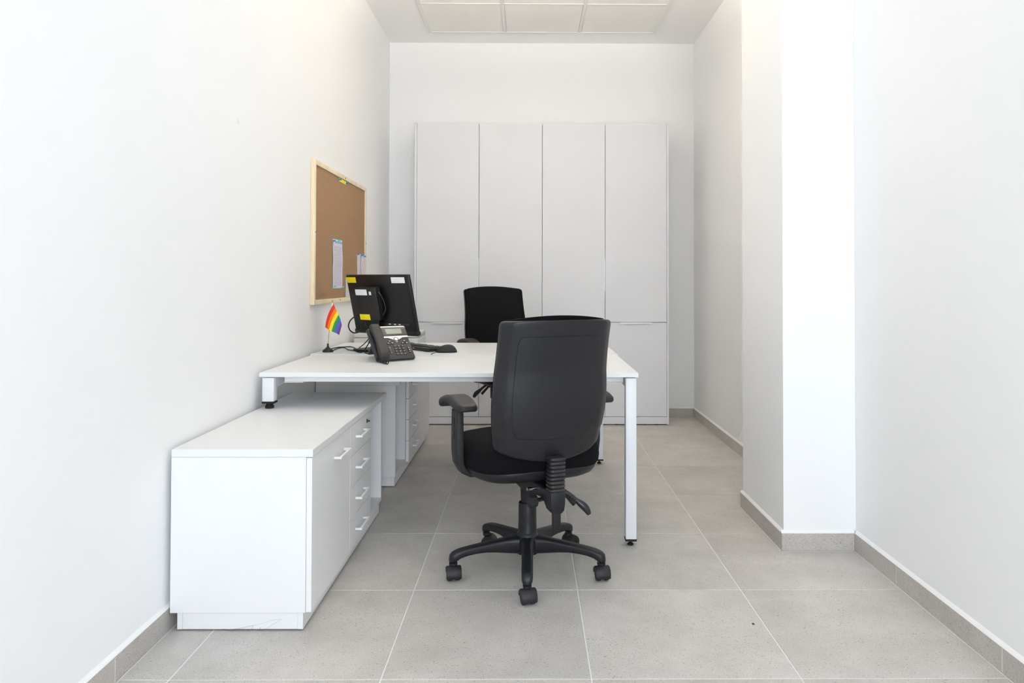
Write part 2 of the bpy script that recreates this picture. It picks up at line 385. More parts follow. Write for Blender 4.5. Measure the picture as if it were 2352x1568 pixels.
# lay-in field: 3 x 9 tiles in a white metal grid
FX0, FX1, FY1 = -0.812, 1.018, 5.850
NX, NY = 3, 9
px_ = (FX1 - FX0 - 0.03) / NX; FY0 = FY1 - 0.03 - NY * 0.6
zt = ZC - 0.006
for (nm, a0, a1, c0, c1) in (('grid_edge', FX0, FX0 + 0.03, FY0, FY1), ('grid_edge', FX1 - 0.03, FX1, FY0, FY1), ('grid_edge', FX0 + 0.03, FX1 - 0.03, FY1 - 0.03, FY1), ('grid_edge', FX0 + 0.03, FX1 - 0.03, FY0, FY0 + 0.03)):
    b = new()
    box(b, a0, a1, c0, c1, ZC - 0.010, ZC - 0.0005, 0.001, 1)
    obj(nm, b, 'ceiling_bar', ce, smooth=False)
tile_me = {}
LED = {(1, 5): 'added_fill_glow'}  # panel added out of view as cool fill for the near walls
for i in range(NX):
    for k in range(NY):
        x0 = FX0 + 0.015 + i * px_ + 0.014; x1 = FX0 + 0.015 + (i + 1) * px_ - 0.014
        y1 = FY1 - 0.015 - k * 0.6 - 0.014; y0 = FY1 - 0.015 - (k + 1) * 0.6 + 0.014
        if (i, k) in LED:
            t = thing('added_fill_panel', 'unseen square flush LED panel added to the ceiling grid for fill light, %s' % {5: 'above the near office chair'}[k], 'ceiling light', ((x0 + x1) / 2, (y0 + y1) / 2, zt))
            obj('diffuser', box(new(), -0.27, 0.27, -0.27, 0.27, -0.003, -0.001), LED[(i, k)], t, smooth=False)
            b = new()
            for (p, q, r, s) in ((-0.29, 0.29, 0.27, 0.288), (-0.29, 0.29, -0.288, -0.27), (-0.29, -0.27, -0.27, 0.27), (0.27, 0.29, -0.27, 0.27)): box(b, p, q, r, s, -0.006, 0.0)
            obj('frame', b, 'ceiling_bar', t, smooth=False)
            continue
        key = 't'
        if key not in tile_me:
            tile_me[key] = finish(box(new(), 0, x1 - x0, 0, y1 - y0, 0, 0.005), 'tile', 'ceiling_tile', False)
        obj('tile', tile_me[key], None, ce, (x0, y0, zt))
for i in (1, 2):
    x = FX0 + 0.015 + i * px_
    obj('grid_bar', box(new(), x - 0.0125, x + 0.0125, FY0 + 0.03, FY1 - 0.03, ZC - 0.0095, ZC - 0.004), 'ceiling_bar', ce, smooth=False)
for k in range(1, NY):
    y = FY1 - 0.015 - k * 0.6
    for i in range(NX):
        obj('grid_bar', box(new(), FX0 + 0.015 + i * px_ + (0.0125 if i else 0.015), FX0 + 0.015 + (i + 1) * px_ - (0.0125 if i < 2 else 0.015), y - 0.0125, y + 0.0125, ZC - 0.0095, ZC - 0.004), 'ceiling_bar', ce, smooth=False)

# added uplight over the far worktop, out of view, to warm ceiling and back wall
PL = thing('added_uplight', 'added unseen linear uplight below the ceiling over the far worktop, for warm fill', 'added light', (0.10, 3.95, 2.80))
b = new()
for (a0, a1, c0, c1, d0, d1) in ((-0.61, 0.61, -0.065, 0.065, -0.03, -0.022), (-0.61, 0.61, -0.065, -0.060, -0.022, 0.03), (-0.61, 0.61, 0.060, 0.065, -0.022, 0.03), (-0.61, -0.605, -0.060, 0.060, -0.022, 0.03), (0.605, 0.61, -0.060, 0.060, -0.022, 0.03)): box(b, a0, a1, c0, c1, d0, d1)
obj('housing', b, 'white_metal', PL, smooth=False)
obj('diffuser', box(new(), -0.60, 0.60, -0.058, 0.058, 0.0295, 0.0335), 'added_uplight_glow', PL, smooth=False)
for x in (-0.5, 0.5):
    b = new(); cyl(b, (x, 0.0625, 0.03), (x, 0.0625, ZC - 2.80 - 0.010), 0.001, None, 6); obj('wire', b, 'chrome', PL)

# skirting: stone strips with a painted bead on top
def skirting(name, label, runs):
    """runs: list of (axis, face, a, b, outward sign, joints)"""
    root = bpy.data.objects.new(name, None); COL.objects.link(root); tag(root, label, 'skirting', kind='structure')
    for (ax, face, a, bb, s, joints) in runs:
        cuts = [a] + sorted(j for j in joints if a + 0.02 < j < bb - 0.02) + [bb]
        for p, q in zip(cuts[:-1], cuts[1:]):
            g0 = p + (0.002 if p != a else 0); g1 = q - (0.002 if q != bb else 0)
            f0, f1 = sorted((face + s * 0.0004, face + s * BT))
            bm = box(new(), f0, f1, g0, g1, 0.0008, BH, 0.0008, 1) if ax == 'x' else box(new(), g0, g1, f0, f1, 0.0008, BH, 0.0008, 1)
            obj('skirting_tile', bm, 'skirting_stone', root, smooth=False)
        f0, f1 = sorted((face + s * 0.0003, face + s * (BT - 0.0012)))
        bm = box(new(), f0, f1, a + 0.002, bb - 0.002, 0.002, BH - 0.002) if ax == 'x' else box(new(), a + 0.002, bb - 0.002, f0, f1, 0.002, BH - 0.002)
        obj('joint_filler', bm, 'grout', root, smooth=False)
        f0, f1 = sorted((face + s * (BT + 0.0002), face + s * (BT + 0.0032)))
        bm = box(new(), f0, f1, a, bb, -0.001, 0.0006) if ax == 'x' else box(new(), a, bb, f0, f1, -0.001, 0.0006)
        obj('base_joint', bm, 'grout', root, smooth=False)
        f0 = face + s * 0.0003
        tri = [(f0, BH), (face + s * (BT - 0.0005), BH), (face + s * (BT - 0.003), BH + 0.004), (f0, BH + 0.012)]
        rings = [[(u, y, z) if ax == 'x' else (y, u, z) for (u, z) in tri] for y in (a, bb)]
        obj('paint_bead', loft(new(), rings), 'caulk', root, smooth=False)
    return root
jl = [2.08 - 0.6 * 8 + 0.6 * k for k in range(15)]
jr = [2.125 - 0.611 * 8 + 0.611 * k for k in range(15)]
skirting('baseboard_left', 'grey stone skirting along the left wall', [('x', XL, YF, YB - BT, 1, jl)])
skirting('baseboard_back', 'grey stone skirting along the back wall', [('y', YB, XL, XR, -1, [-0.4, 0.2, 0.8])])
skirting('baseboard_right', 'grey stone skirting along the right wall, in front of and behind the pillar', [('x', XR, YF, CY0 - BT, -1, jr), ('x', XR, CY1 + BT, YB - BT, -1, [4.33, 4.94, 5.55])])
skirting('baseboard_pillar', 'stone skirting wrapped around the foot of the pillar', [('x', CX0, CY0 + 0.0008, CY1 - 0.0008, -1, []), ('y', CY0, CX0 - BT, XR - BT, -1, []), ('y', CY1, CX0 - BT, XR - BT, 1, [])])
# old plug mark on the left wall
obj('filled_hole', lathe(new(), [(0.010, 0), (0.009, 0.0008), (0.0, 0.001)], 20, T(XL, 2.94, 1.772) @ RY(PI / 2)), 'ceiling_bar', wl)

# ------------------------------------------------------------------ tall storage cabinet
def wardrobe():
    x0, x1, yf, yb, H = -0.906, 1.107, 5.770, YB - BT - 0.003, 2.388
    S = 0.0165
    t = thing('storage_cabinet', 'tall white storage cabinet with eight flush doors against the back wall', 'cabinet', (0.1, yf, 0))
    ox, oy = 0.1, yf
    def P(name, a0, a1, c0, c1, d0, d1, m='wardrobe_white', r=0.0008, par=None):
        return obj(name, box(new(), a0 - ox, a1 - ox, c0 - oy, c1 - oy, d0, d1, r, 1), m, par or t, smooth=False)
    P('side_panel', x0, x0 + S, yf, yb, 0.004, H); P('side_panel', x1 - S, x1, yf, yb, 0.004, H)
    P('top_panel', x0 + S, x1 - S, yf + 0.02, yb, H - 0.02, H - 0.004)
    P('back_panel', x0 + S, x1 - S, yb - 0.008, yb, 0.05, H - 0.02)
    P('bottom_panel', x0 + S, x1 - S, yf + 0.02, yb - 0.008, 0.058, 0.074)
    P('kick_board', x0 + S, x1 - S, yf + 0.004, yf + 0.020, 0.008, 0.064)
    for x in (-0.80, -0.30, 0.20, 0.70, 1.02):
        obj('levelling_foot', lathe(new(), [(0.014, 0), (0.014, 0.006), (0.006, 0.008), (0.006, 0.05)], 12, T(x - ox, 0.035, 0)), 'rubber', t)
    seams = [x0 + S, -0.396, 0.104, 0.602, x1 - S]
    g = 0.0017
    for k in range(1, 4):
        P('upright', seams[k] - 0.009, seams[k] + 0.009, yf + 0.080, yb - 0.008, 0.074, H - 0.02)
    P('shelf', x0 + S, x1 - S, yf + 0.080, yb - 0.008, 0.80, 0.816)
    for k in range(4):
        a, c = seams[k] + g, seams[k + 1] - g
        d = P('upper_door', a, c, yf + 0.001, yf + 0.0195, 0.8115, H - 0.006)
        # slim edge pull on the upper door
        e = c if k % 2 == 0 else a
        sgn = -1 if k % 2 == 0 else 1
        if k in (0, 2):
            P('edge_pull', e - 0.006, e + 0.0008, yf - 0.003, yf + 0.0005, 1.055, 1.318, 'handle_metal', 0.0005, d)
        else:
            P('edge_pull', e - 0.0003, e + 0.002, yf - 0.0022, yf + 0.0005, 1.060, 1.310, 'handle_metal', 0.0003, d)
        d = P('lower_door', a, c, yf + 0.001, yf + 0.0195, 0.068, 0.8075)
        m = (a + c) / 2
        P('edge_pull', m - 0.125, m + 0.125, yf - 0.012, yf + 0.0005, 0.8055, 0.8092, 'handle_metal', 0.0005, d)
        P('edge_pull_lip', m - 0.125, m + 0.125, yf - 0.012, yf - 0.0105, 0.798, 0.8055, 'handle_metal', 0.0004, d)
wardrobe()

# ------------------------------------------------------------------ low cabinets
def low_cabinet(y0, mirror, label, xface, length=1.222, scuffs=False):
    W, H = 0.455, 0.585
    t = thing('low_cabinet', label, 'cabinet', (xface, y0, 0), group='low white cabinets under the desk')
    def yy(a, b): return (a, b) if not mirror else (length - b, length - a)
    def P(name, a0, a1, c0, c1, d0, d1, m='laminate', r=0.0008, par=None):
        c0, c1 = yy(c0, c1)
        return obj(name, box(new(), a0, a1, c0, c1, d0, d1, r, 1), m, par or t, smooth=False)
    L = length; D = 0.018
    P('top', -W, 0.003, 0, L, H - 0.025, H, 'laminate_top', 0.0012)
    P('side_panel', -W, -D - 0.001, 0, 0.018, 0.059, H - 0.0255); P('side_panel', -W, -D - 0.001, L - 0.018, L, 0.059, H - 0.0255)
    P('bottom_panel', -W, -D - 0.001, 0.018, L - 0.018, 0.059, 0.077)
    P('back_panel', -W, -W + 0.008, 0.018, L - 0.018, 0.077, H - 0.0255)
    for y in (0.508, 0.885): P('divider', -W + 0.008, -D - 0.002, y - 0.009, y + 0.009, 0.077, H - 0.0255)
    # plinth of four boards on low glides
    P('plinth_board', -0.044, -0.027, 0.004, L - 0.02, 0.005, 0.0585)
    P('plinth_board', -W + 0.022, -W + 0.039, 0.004, L - 0.02, 0.005, 0.0585)
    pb = P('plinth_board', -W + 0.0395, -0.0445, 0.005, 0.022, 0.005, 0.0585); P('plinth_board', -W + 0.0395, -0.0445, L - 0.037, L - 0.0205, 0.005, 0.0585)
    for gx in (-0.06, -W + 0.055):
        for gy in (0.04, L - 0.055):
            a, _ = yy(gy, gy)
            obj('glide', lathe(new(), [(0.012, 0), (0.012, 0.006), (0.004, 0.02)], 12, T(gx, a, 0)), 'rubber', t)
    def handle(par, yc, z, ln=0.150):
        a, _ = yy(yc, yc)
        b = new(); h = ln / 2
        for s in (-1, 1): box(b, -0.0005, 0.027, a + s * (h - 0.005) - 0.005, a + s * (h - 0.005) + 0.005, z - 0.004, z + 0.004, 0.0008, 1)
        box(b, 0.0175, 0.027, a - h + 0.0101, a + h - 0.0101, z - 0.004, z + 0.004, 0.0008, 1)
        obj('handle', b, 'handle_metal', par, smooth=False)
    d = P('door', -D, 0, 0.0015, 0.5055, 0.0605, H - 0.0275)
    handle(d, 0.345, 0.492)
    z0, z1 = 0.0605, H - 0.0275; dh = (z1 - z0) / 4
    for k in range(4):
        a = z0 + k * dh + (0.0012 if k else 0); c = z0 + (k + 1) * dh - (0.0012 if k < 3 else 0)
        d = P('drawer', -D, 0, 0.5085, 0.886, a, c)
        handle(d, 0.675, (a + c) / 2 + 0.004)
        if k == 3:
            q, _ = yy(0.80, 0.80)
            obj('lock', lathe(new(), [(0.009, 0), (0.009, 0.003), (0.006, 0.004), (0.0, 0.004)], 16, T(0, q, c - 0.032) @ RY(PI / 2)), 'screw_dark', d)
            b = new(); box(b, 0.004, 0.014, q - 0.001, q + 0.001, c - 0.036, c - 0.028, 0.0004, 1)
            obj('key', b, 'screw_dark', d)
    if scuffs:
        # grey scuff marks on the near plinth board
        def mark(pts, r):
            b = new(); tube(b, [(x - xface, 0.0048, z) for x, z in pts], r, 5, 6, 0.3)
            obj('scuff_mark', b, 'scuff', pb)
        def q(u, v):
            d = AX.transposed() @ Vector(((u - CX) / FPX, 1, -(v - CY) / FPX)); s = (y0 + 0.005) / d.y
            return (d.x * s, CAMH + d.z * s)
        Q = lambda X, Y: q(490 + X * 240 / 2352, 1390 + Y * 80 / 784)
        mark([Q(200, 525), Q(400, 535), Q(640, 505), Q(860, 455), Q(960, 438)], lambda s: 0.0003 + 0.0011 * math.sin(PI * s) ** 0.7)
        mark([Q(960, 438), Q(1150, 390), Q(1350, 330), Q(1540, 312), Q(1380, 400), Q(1280, 460), Q(1160, 530), Q(1070, 575)], lambda s: 0.0004 + 0.0005 * s)
        mark([Q(890, 460), Q(870, 520), Q(862, 580)], 0.0012)
        mark([Q(1068, 485), Q(1040, 530), Q(1005, 575)], lambda s: 0.002 * (0.4 + math.sin(PI * s)))
    return t
low_cabinet(2.383, False, 'low white cabinet nearest the viewer, with scuffed plinth, door and four drawers', -0.702, scuffs=True)
low_cabinet(4.018, True, 'low white cabinet under the far half of the desk, open niche towards the viewer', -0.711)

# ------------------------------------------------------------------ double desk
DZ = 0.740                         # near worktop
DR = 0.746                         # far worktop, a touch higher
def desk():
    x0, x1, y0, y1, ys = -1.150, 0.470, 3.129, 4.590, 3.852
    t = thing('double_desk', 'white double desk of two facing worktops on a square metal leg frame', 'desk', (-0.34, 3.86, 0))
    o = Vector((-0.34, 3.86, 0))
    def P(name, a0, a1, c0, c1, d0, d1, m='white_metal', r=0.001, par=None, smooth=False):
        return obj(name, box(new(), a0 - o.x, a1 - o.x, c0 - o.y, c1 - o.y, d0, d1, r, 2), m, par or t, smooth=smooth)
    th = 0.0185
    P('worktop', x0, x1, y0, ys - 0.005, DZ - th, DZ, 'laminate_top', 0.0012)
    P('worktop', x0, x1, ys + 0.005, y1, DR - th, DR, 'laminate_top', 0.0012)
    zt = DZ - th - 0.004
    LG = 0.046
    legs = [(0.416, y0 + 0.006, 0), (0.416, y1 - 0.006 - LG, 0), (-1.139, y0 + 0.006, 0.5855), (-1.139, y1 - 0.006 - LG, 0.5855)]
    for (lx, ly, zb) in legs:
        short = zb > 0
        wd = 0.050 if short else LG
        l = P('leg', lx, lx + wd, ly, ly + LG, zb + 0.030, zt, 'white_metal', 0.003, smooth=True)
        P('foot_plug', lx - 0.001, lx + wd + 0.001, ly - 0.001, ly + LG + 0.001, zb + 0.0215, zb + 0.030, 'rubber', 0.001, l)
        prof = [(0.012, 0), (0.014, 0.004), (0.010, 0.009), (0.005, 0.012), (0.005, 0.022)] if not short else [(0.018, 0), (0.019, 0.008), (0.016, 0.012), (0.012, 0.022)]
        obj('levelling_foot', lathe(new(), prof, 16, T(lx + wd / 2 - o.x, ly + LG / 2 - o.y, zb)), 'rubber', l)
    # end beams between the legs of each side, with rounded gussets at the short legs
    for lx, wd in ((0.416, LG), (-1.139, 0.050)):
        P('end_beam', lx + 0.004, lx + wd - 0.004, y0 + 0.006 + LG, y1 - 0.006 - LG, zt - 0.045, zt, 'white_metal', 0.002)
        for (yb, s) in ((y0 + 0.006 + LG, 1), (y1 - 0.006 - LG, -1)):
            R = 0.05; arc = [(yb, zt - 0.045), (yb, zt - 0.045 - R)] + [(yb + s * (R - R * math.cos(PI / 2 * k / 6)), zt - 0.045 - R + R * math.sin(PI / 2 * k / 6)) for k in range(1, 7)]
            obj('gusset', loft(new(), [[(xx - o.x, y - o.y, z) for y, z in arc] for xx in (lx + 0.006, lx + wd - 0.006)]), 'white_metal', t, smooth=False)
    for yb in (3.185, 3.76, 3.91, 4.485):
        P('long_beam', -1.060, 0.412, yb, yb + 0.035, DZ - th - 0.027, DZ - th - 0.001, 'white_metal', 0.001)
    for xx in (-1.060, 0.330):
        for yb in (3.180, 4.480):
            P('beam_bracket', xx, xx + 0.082, yb, yb + 0.045, DZ - th - 0.0305, DZ - th - 0.0275, 'white_metal', 0.0005)
    for xx in (0.35, 0.39):
        obj('bolt', lathe(new(), [(0.005, 0), (0.005, 0.004)], 10, T(xx - o.x, 3.2025 - o.y, DZ - th - 0.0345)), 'alu', t)
desk()

# ------------------------------------------------------------------ office chairs
def chair(label, loc, heading, base_ang, S, back_up=0.0, arm_up=0.0, caster_rot=(0, 0, 0, 0, 0)):
    """local frame: x right, y the way a sitter faces; S raises everything on the gas lift"""
    t = thing('office_chair', label, 'chair', loc, heading, 'black office chairs at the desk')
    def add(name, bm, mat, par=None, **k): return obj(name, bm, mat, par or t, **k)
    # star base
    add('base_hub', lathe(new(), [(0.030, 0.066), (0.046, 0.070), (0.050, 0.095), (0.048, 0.122), (0.043, 0.136), (0.040, 0.146), (0.036, 0.150)], 40), 'black_plastic')
    RB = 0.296
    for k in range(5):
        a = base_ang - heading + k * 2 * PI / 5
        M = RZ(a)
        b = new(); rings = []
        S_ = [0.030, 0.055, 0.09, 0.13, 0.17, 0.21, 0.245, 0.270, 0.288, 0.300, 0.308, 0.312]
        top = [0.138, 0.137, 0.134, 0.1295, 0.124, 0.119, 0.114, 0.110, 0.1055, 0.100, 0.092, 0.080]
        bot = [0.072, 0.073, 0.078, 0.084, 0.089, 0.0885, 0.085, 0.078, 0.067, 0.064, 0.064, 0.066]
        wid = [0.070, 0.056, 0.046, 0.043, 0.0425, 0.042, 0.042, 0.042, 0.041, 0.038, 0.030, 0.016]
        for s, zt, zb, wd in zip(S_, top, bot, wid):
            h = zt - zb
            rings.append([(s, x, (zt + zb) / 2 + z) for x, z in rrect(wd, h, min(wd, h) * 0.32, 4)])
        loft(b, rings, M=M)
        add('base_leg', b, 'black_plastic', angle=50)
        # twin-wheel caster
        cr = caster_rot[k] - heading
        px, py = RB * math.cos(a), RB * math.sin(a)
        C = T(px, py, 0) @ RZ(cr)
        b = new(); lathe(b, [(0.0075, 0.046), (0.0075, 0.068)], 14, C)
        lathe(b, [(0.014, 0.050), (0.016, 0.056), (0.016, 0.062)], 18, C)
        c = add('caster', b, 'caster_plastic')
        off = -0.012; R = 0.0255
        for s in (-1, 1):
            b = new()
            W = C @ T(s * 0.0150, off, R) @ RY(PI / 2)
            lathe(b, [(0.006, -0.0095), (R - 0.003, -0.0095), (R, -0.006), (R, 0.006), (R - 0.003, 0.0095), (0.006, 0.0095)], 28, W)
            add('wheel', b, 'caster_plastic', c)
        b = new(); n = 14; ring0 = []
        for xx, rr in ((-0.0285, 0.012), (-0.0285, R + 0.0005), (-0.025, R + 0.0030), (0.025, R + 0.0030), (0.0285, R + 0.0005), (0.0285, 0.012)):
            ring0.append([(xx, off + rr * math.cos(math.radians(0 + 208 * q / n)), R + rr * math.sin(math.radians(0 + 208 * q / n))) for q in range(n + 1)])
        inner = [[(xx, off + rr * math.cos(math.radians(0 + 208 * q / n)), R + rr * math.sin(math.radians(0 + 208 * q / n))) for q in range(n + 1)] for xx, rr in ((-0.0268, 0.012), (-0.0268, R + 0.0003), (0.0268, R + 0.0003), (0.0268, 0.012))]
        loft(b, ring0, cap=False, close=False, M=C); loft(b, inner, cap=False, close=False, M=C)
        box(b, -0.003, 0.003, off - 0.02, off + 0.02, R, R + 0.02, M=C)
        add('caster_hood', b, 'caster_plastic', c, angle=45)
    # gas lift
    add('gas_lift_cover', lathe(new(), [(0.0385, 0.140), (0.0365, 0.146), (0.0355, 0.200), (0.0350, 0.262), (0.0345, 0.264), (0.0320, 0.264), (0.0320, 0.200)], 36), 'black_plastic')
    add('gas_lift', lathe(new(), [(0.0260, 0.16), (0.0262, 0.27), (0.0275, 0.30 + S), (0.030, 0.352 + S)], 32), 'black_plastic')
    # mechanism
    b = new(); rings = []
    for (y, wd, z0, z1) in ((0.10, 0.10, 0.352, 0.386), (0.03, 0.10, 0.340, 0.388), (-0.03, 0.085, 0.326, 0.388), (-0.09, 0.058, 0.324, 0.386), (-0.17, 0.042, 0.332, 0.378), (-0.252, 0.046, 0.326, 0.368)):
        rings.append([(x, y, (z0 + z1) / 2 + z + S) for x, z in rrect(wd, z1 - z0, 0.01, 3)])
    loft(b, rings); mech = add('tilt_mechanism', b, 'black_plastic', angle=50)
    b = new(); K = T(-0.046, -0.165, 0.318 + S) @ RY(PI / 2)
    rings = []
    for z, rr in ((-0.018, 0.020), (-0.015, 0.0235), (0.012, 0.0235), (0.016, 0.020)):
        rings.append([((rr * (1 if q % 2 else 0.93)) * math.cos(2 * PI * q / 24), (rr * (1 if q % 2 else 0.93)) * math.sin(2 * PI * q / 24), z) for q in range(24)])
    loft(b, rings, M=K); add('tension_knob', b, 'caster_plastic', mech)
    b = new(); cyl(b, (-0.035, -0.165, 0.318 + S), (0.0, -0.165, 0.322 + S), 0.008); cyl(b, (0.0, -0.165, 0.322 + S), (0.004, -0.25, 0.330 + S), 0.008); add('knob_shaft', b, 'black_gloss', mech)
    b = new(); cyl(b, (-0.052, -0.125, 0.352 + S), (0.052, -0.125, 0.352 + S), 0.006); add('pivot_bolt', b, 'chrome', mech)
    # levers on the right
    b = new(); tube(b, [(0.03, -0.165, 0.352 + S), (0.075, -0.180, 0.345 + S), (0.105, -0.190, 0.325 + S), (0.130, -0.197, 0.302 + S), (0.152, -0.205, 0.282 + S), (0.166, -0.210, 0.258 + S)], lambda s: 0.0080 + 0.0065 * math.sin(PI * min(1, max(0, (s - 0.5) / 0.5))) , 12, 8)
    for k in range(7):
        c = Vector((0.078, -0.181, 0.343 + S)).lerp(Vector((0.124, -0.196, 0.306 + S)), k / 6)
        d = Vector((0.046, -0.015, -0.037)).normalized(); cyl(b, c - d * 0.0016, c + d * 0.0016, 0.0098)
    add('tilt_lever', b, 'black_gloss', mech)
    b = new(); tube(b, [(0.03, -0.130, 0.348 + S), (0.075, -0.140, 0.342 + S), (0.100, -0.148, 0.318 + S), (0.128, -0.158, 0.286 + S)], lambda s: 0.008 + 0.008 * s, 12, 8, 0.6)
    add('height_lever', b, 'black_gloss', mech)
    # back support: block, lower bar, bellows
    b = new(); rings = []
    for (z, wd, dp, yc) in ((0.302, 0.034, 0.034, -0.274), (0.312, 0.050, 0.052, -0.268), (0.334, 0.055, 0.072, -0.260), (0.374, 0.058, 0.078, -0.258), (0.379, 0.055, 0.074, -0.258)):
        rings.append([(x, yc + y, z + S) for x, y in rrect(wd, dp, 0.004, 3)])
    loft(b, rings); add('back_bracket', b, 'black_plastic', angle=50)
    b = new(); box(b, -0.014, 0.014, -0.287, -0.266, 0.232 + S, 0.312 + S, 0.002, 2); add('back_bar', b, 'black_plastic')
    b = new(); rings = []; nz = 9; h = 0.125
    for k in range(nz * 8 + 1):
        q = k / (nz * 8); e = math.sqrt(max(0.0, math.sin(PI * ((k % 8) / 8)))) if k % 8 else 0.0
        wd = 0.051 + 0.010 * e
        rings.append([(x, -0.270 - 0.004 * q + y, 0.378 + h * q + S) for x, y in rrect(wd, wd * 0.9, 0.013, 4)])
    loft(b, rings); add('bellows', b, 'black_gloss', angle=60)
    # seat shell and cushion
    def seat_outline(s, grow=0.0, n=56):
        out = []
        for k in range(n):
            a = 2 * PI * k / n; c, d = math.cos(a), math.sin(a)
            ex = 2 / 3.7
            x = (0.263 + grow) * math.copysign(abs(c) ** ex, c) * (1 - 0.06 * max(0, -d)); y = (0.246 + grow) * math.copysign(abs(d) ** ex, d)
            out.append((x * s, y * s))
        return out
    SY = 0.030
    def droop(x, y): return -0.022 * max(0, (y / 0.246)) ** 3 - 0.010 * (x / 0.258) ** 2
    b = new(); rings = []
    for (s, z) in ((0.45, 0.384), (0.70, 0.386), (0.84, 0.393), (0.93, 0.406), (0.975, 0.424), (0.985, 0.440), (0.97, 0.444)):
        rings.append([(x, SY + y, z + S + droop(x, y) * 0.6) for x, y in seat_outline(s)])
    loft(b, rings); add('seat_shell', b, 'black_plastic', angle=60)
    b = new(); rings = []
    for (s, z) in ((0.93, 0.434), (0.985, 0.438), (1.015, 0.452), (1.025, 0.472), (1.02, 0.492), (0.995, 0.510), (0.95, 0.523), (0.87, 0.532), (0.74, 0.536), (0.55, 0.534), (0.33, 0.529), (0.12, 0.526)):
        rings.append([(x, SY + y, z + S + droop(x, y)) for x, y in seat_outline(s)])
    loft(b, rings); add('seat_cushion', b, 'black_fabric', angle=80)
    # backrest: moulded shell, raised rear panel, padded front
    Z0, HB = 0.492 + back_up, 0.500
    def halfw(v):
        W = 0.202 + 0.017 * math.exp(-((v - 0.38) / 0.30) ** 2) + 0.014 * v
        zb = v * HB; zt = (1 - v) * HB
        rb, rt = 0.043, 0.018
        if zb < rb: W -= rb - math.sqrt(max(0, rb * rb - (rb - zb) ** 2))
        if zt < rt: W -= rt - math.sqrt(max(0, rt * rt - (rt - zt) ** 2))
        return W
    def spine(v): return -0.250 - 0.012 * math.sin(PI * min(1, v * 1.6)) - 0.100 * v ** 1.25
    def back_pt(u, v, out=0.0):
        x = u * halfw(v)
        wrap = 0.042 * abs(u) ** 2.4 + 0.018 * max(0, abs(u) - 0.86) / 0.14
        zc = Z0 + v * HB - (0.012 * u * u * (1 - v) * -1 if v < 0.2 else 0)
        sag = -0.011 * (1 - min(1, v / 0.25)) * (1 - u * u)          # lower edge bows down in the middle
        crown = 0.010 * max(0, (v - 0.8) / 0.2) * (1 - u * u) * 0.3
        return Vector((x, spine(v) + wrap - out, zc + sag + crown + S))
    us = [math.sin(PI / 2 * k / 20) * 0.45 + 0.55 * k / 20 for k in range(-20, 21)]
    vsl = [0, 0.004, 0.012, 0.024, 0.040, 0.060, 0.085] + [0.11 + 0.03 * k for k in range(28)] + [0.945, 0.962, 0.976, 0.988, 0.996, 1.0]
    b = new()
    A = [[back_pt(u, v) for u in us] for v in vsl]
    Bk = [[back_pt(u, v) + Vector((0, 0.020 + 0.004 * (1 - abs(u)), 0)) for u in us] for v in vsl]
    va = grid_faces(b, A); vb = grid_faces(b, Bk)
    def rim(p, q):
        for i in range(len(p) - 1): b.faces.new((p[i], p[i + 1], q[i + 1], q[i]))
    rim(va[0], vb[0]); rim(va[-1], vb[-1]); rim([r[0] for r in va], [r[0] for r in vb]); rim([r[-1] for r in va], [r[-1] for r in vb])
    shell = add('back_shell', b, 'shell_plastic', angle=50)
    # raised rear panel: rounded outline following the shell
    b = new(); rings = []
    ol = [p for p in rrect(1.50, 0.735, 0.075, 6, 0, 0.520)]
    ol = [(a[0] + (c[0] - a[0]) * q / 8, a[1] + (c[1] - a[1]) * q / 8) for a, c in zip(ol, ol[1:] + ol[:1]) for q in range(8 if math.hypot(c[0] - a[0], c[1] - a[1]) > 0.1 else 1)] if False else [pt for a, c in zip(ol, ol[1:] + ol[:1]) for pt in ([(a[0] + (c[0] - a[0]) * q / 12, a[1] + (c[1] - a[1]) * q / 12) for q in range(12)] if math.hypot(c[0] - a[0], c[1] - a[1]) > 0.1 else [a])]
    def tap(x, y): return (x * (1.0 if y > 0.3 else 1 - 0.25 * (0.3 - y)), y)
    for (k, o) in [(1.0, -0.002), (1.0, 0.0016), (0.994, 0.0032), (0.986, 0.0034)] + [(0.96 - 0.05 * q, 0.0034) for q in range(19)] + [(0.01, 0.0034)]:
        rings.append([back_pt(tap(x * k, 0.520 + (y - 0.520) * k)[0], 0.520 + (y - 0.520) * k, o) for x, y in ol])
    loft(b, rings, cap=True); add('rear_panel', b, 'shell_plastic', shell, angle=25)
    # cushion
    b = new()
    def front(u, v, e):
        p = back_pt(u * 0.985, 0.012 + v * 0.992)
        edge = (1 - abs(u) ** 6) * (1 - abs(2 * v - 1) ** 10)
        crown = Vector((0, 0, 0.014 * max(0, (v - 0.86) / 0.14) * (1 - u * u)))
        return p + Vector((0, 0.020 + 0.006 + e * (0.012 + 0.034 * max(0, edge) ** 0.5), 0)) + crown
    A = [[front(u, v, 1.0) for u in us] for v in vsl]
    Bk = [[front(u, v, 0) for u in us] for v in vsl]
    va = grid_faces(b, A); vb = grid_faces(b, Bk)
    rim(va[0], vb[0]); rim(va[-1], vb[-1]); rim([r[0] for r in va], [r[0] for r in vb]); rim([r[-1] for r in va], [r[-1] for r in vb])
    add('back_cushion', b, 'black_fabric', angle=75)
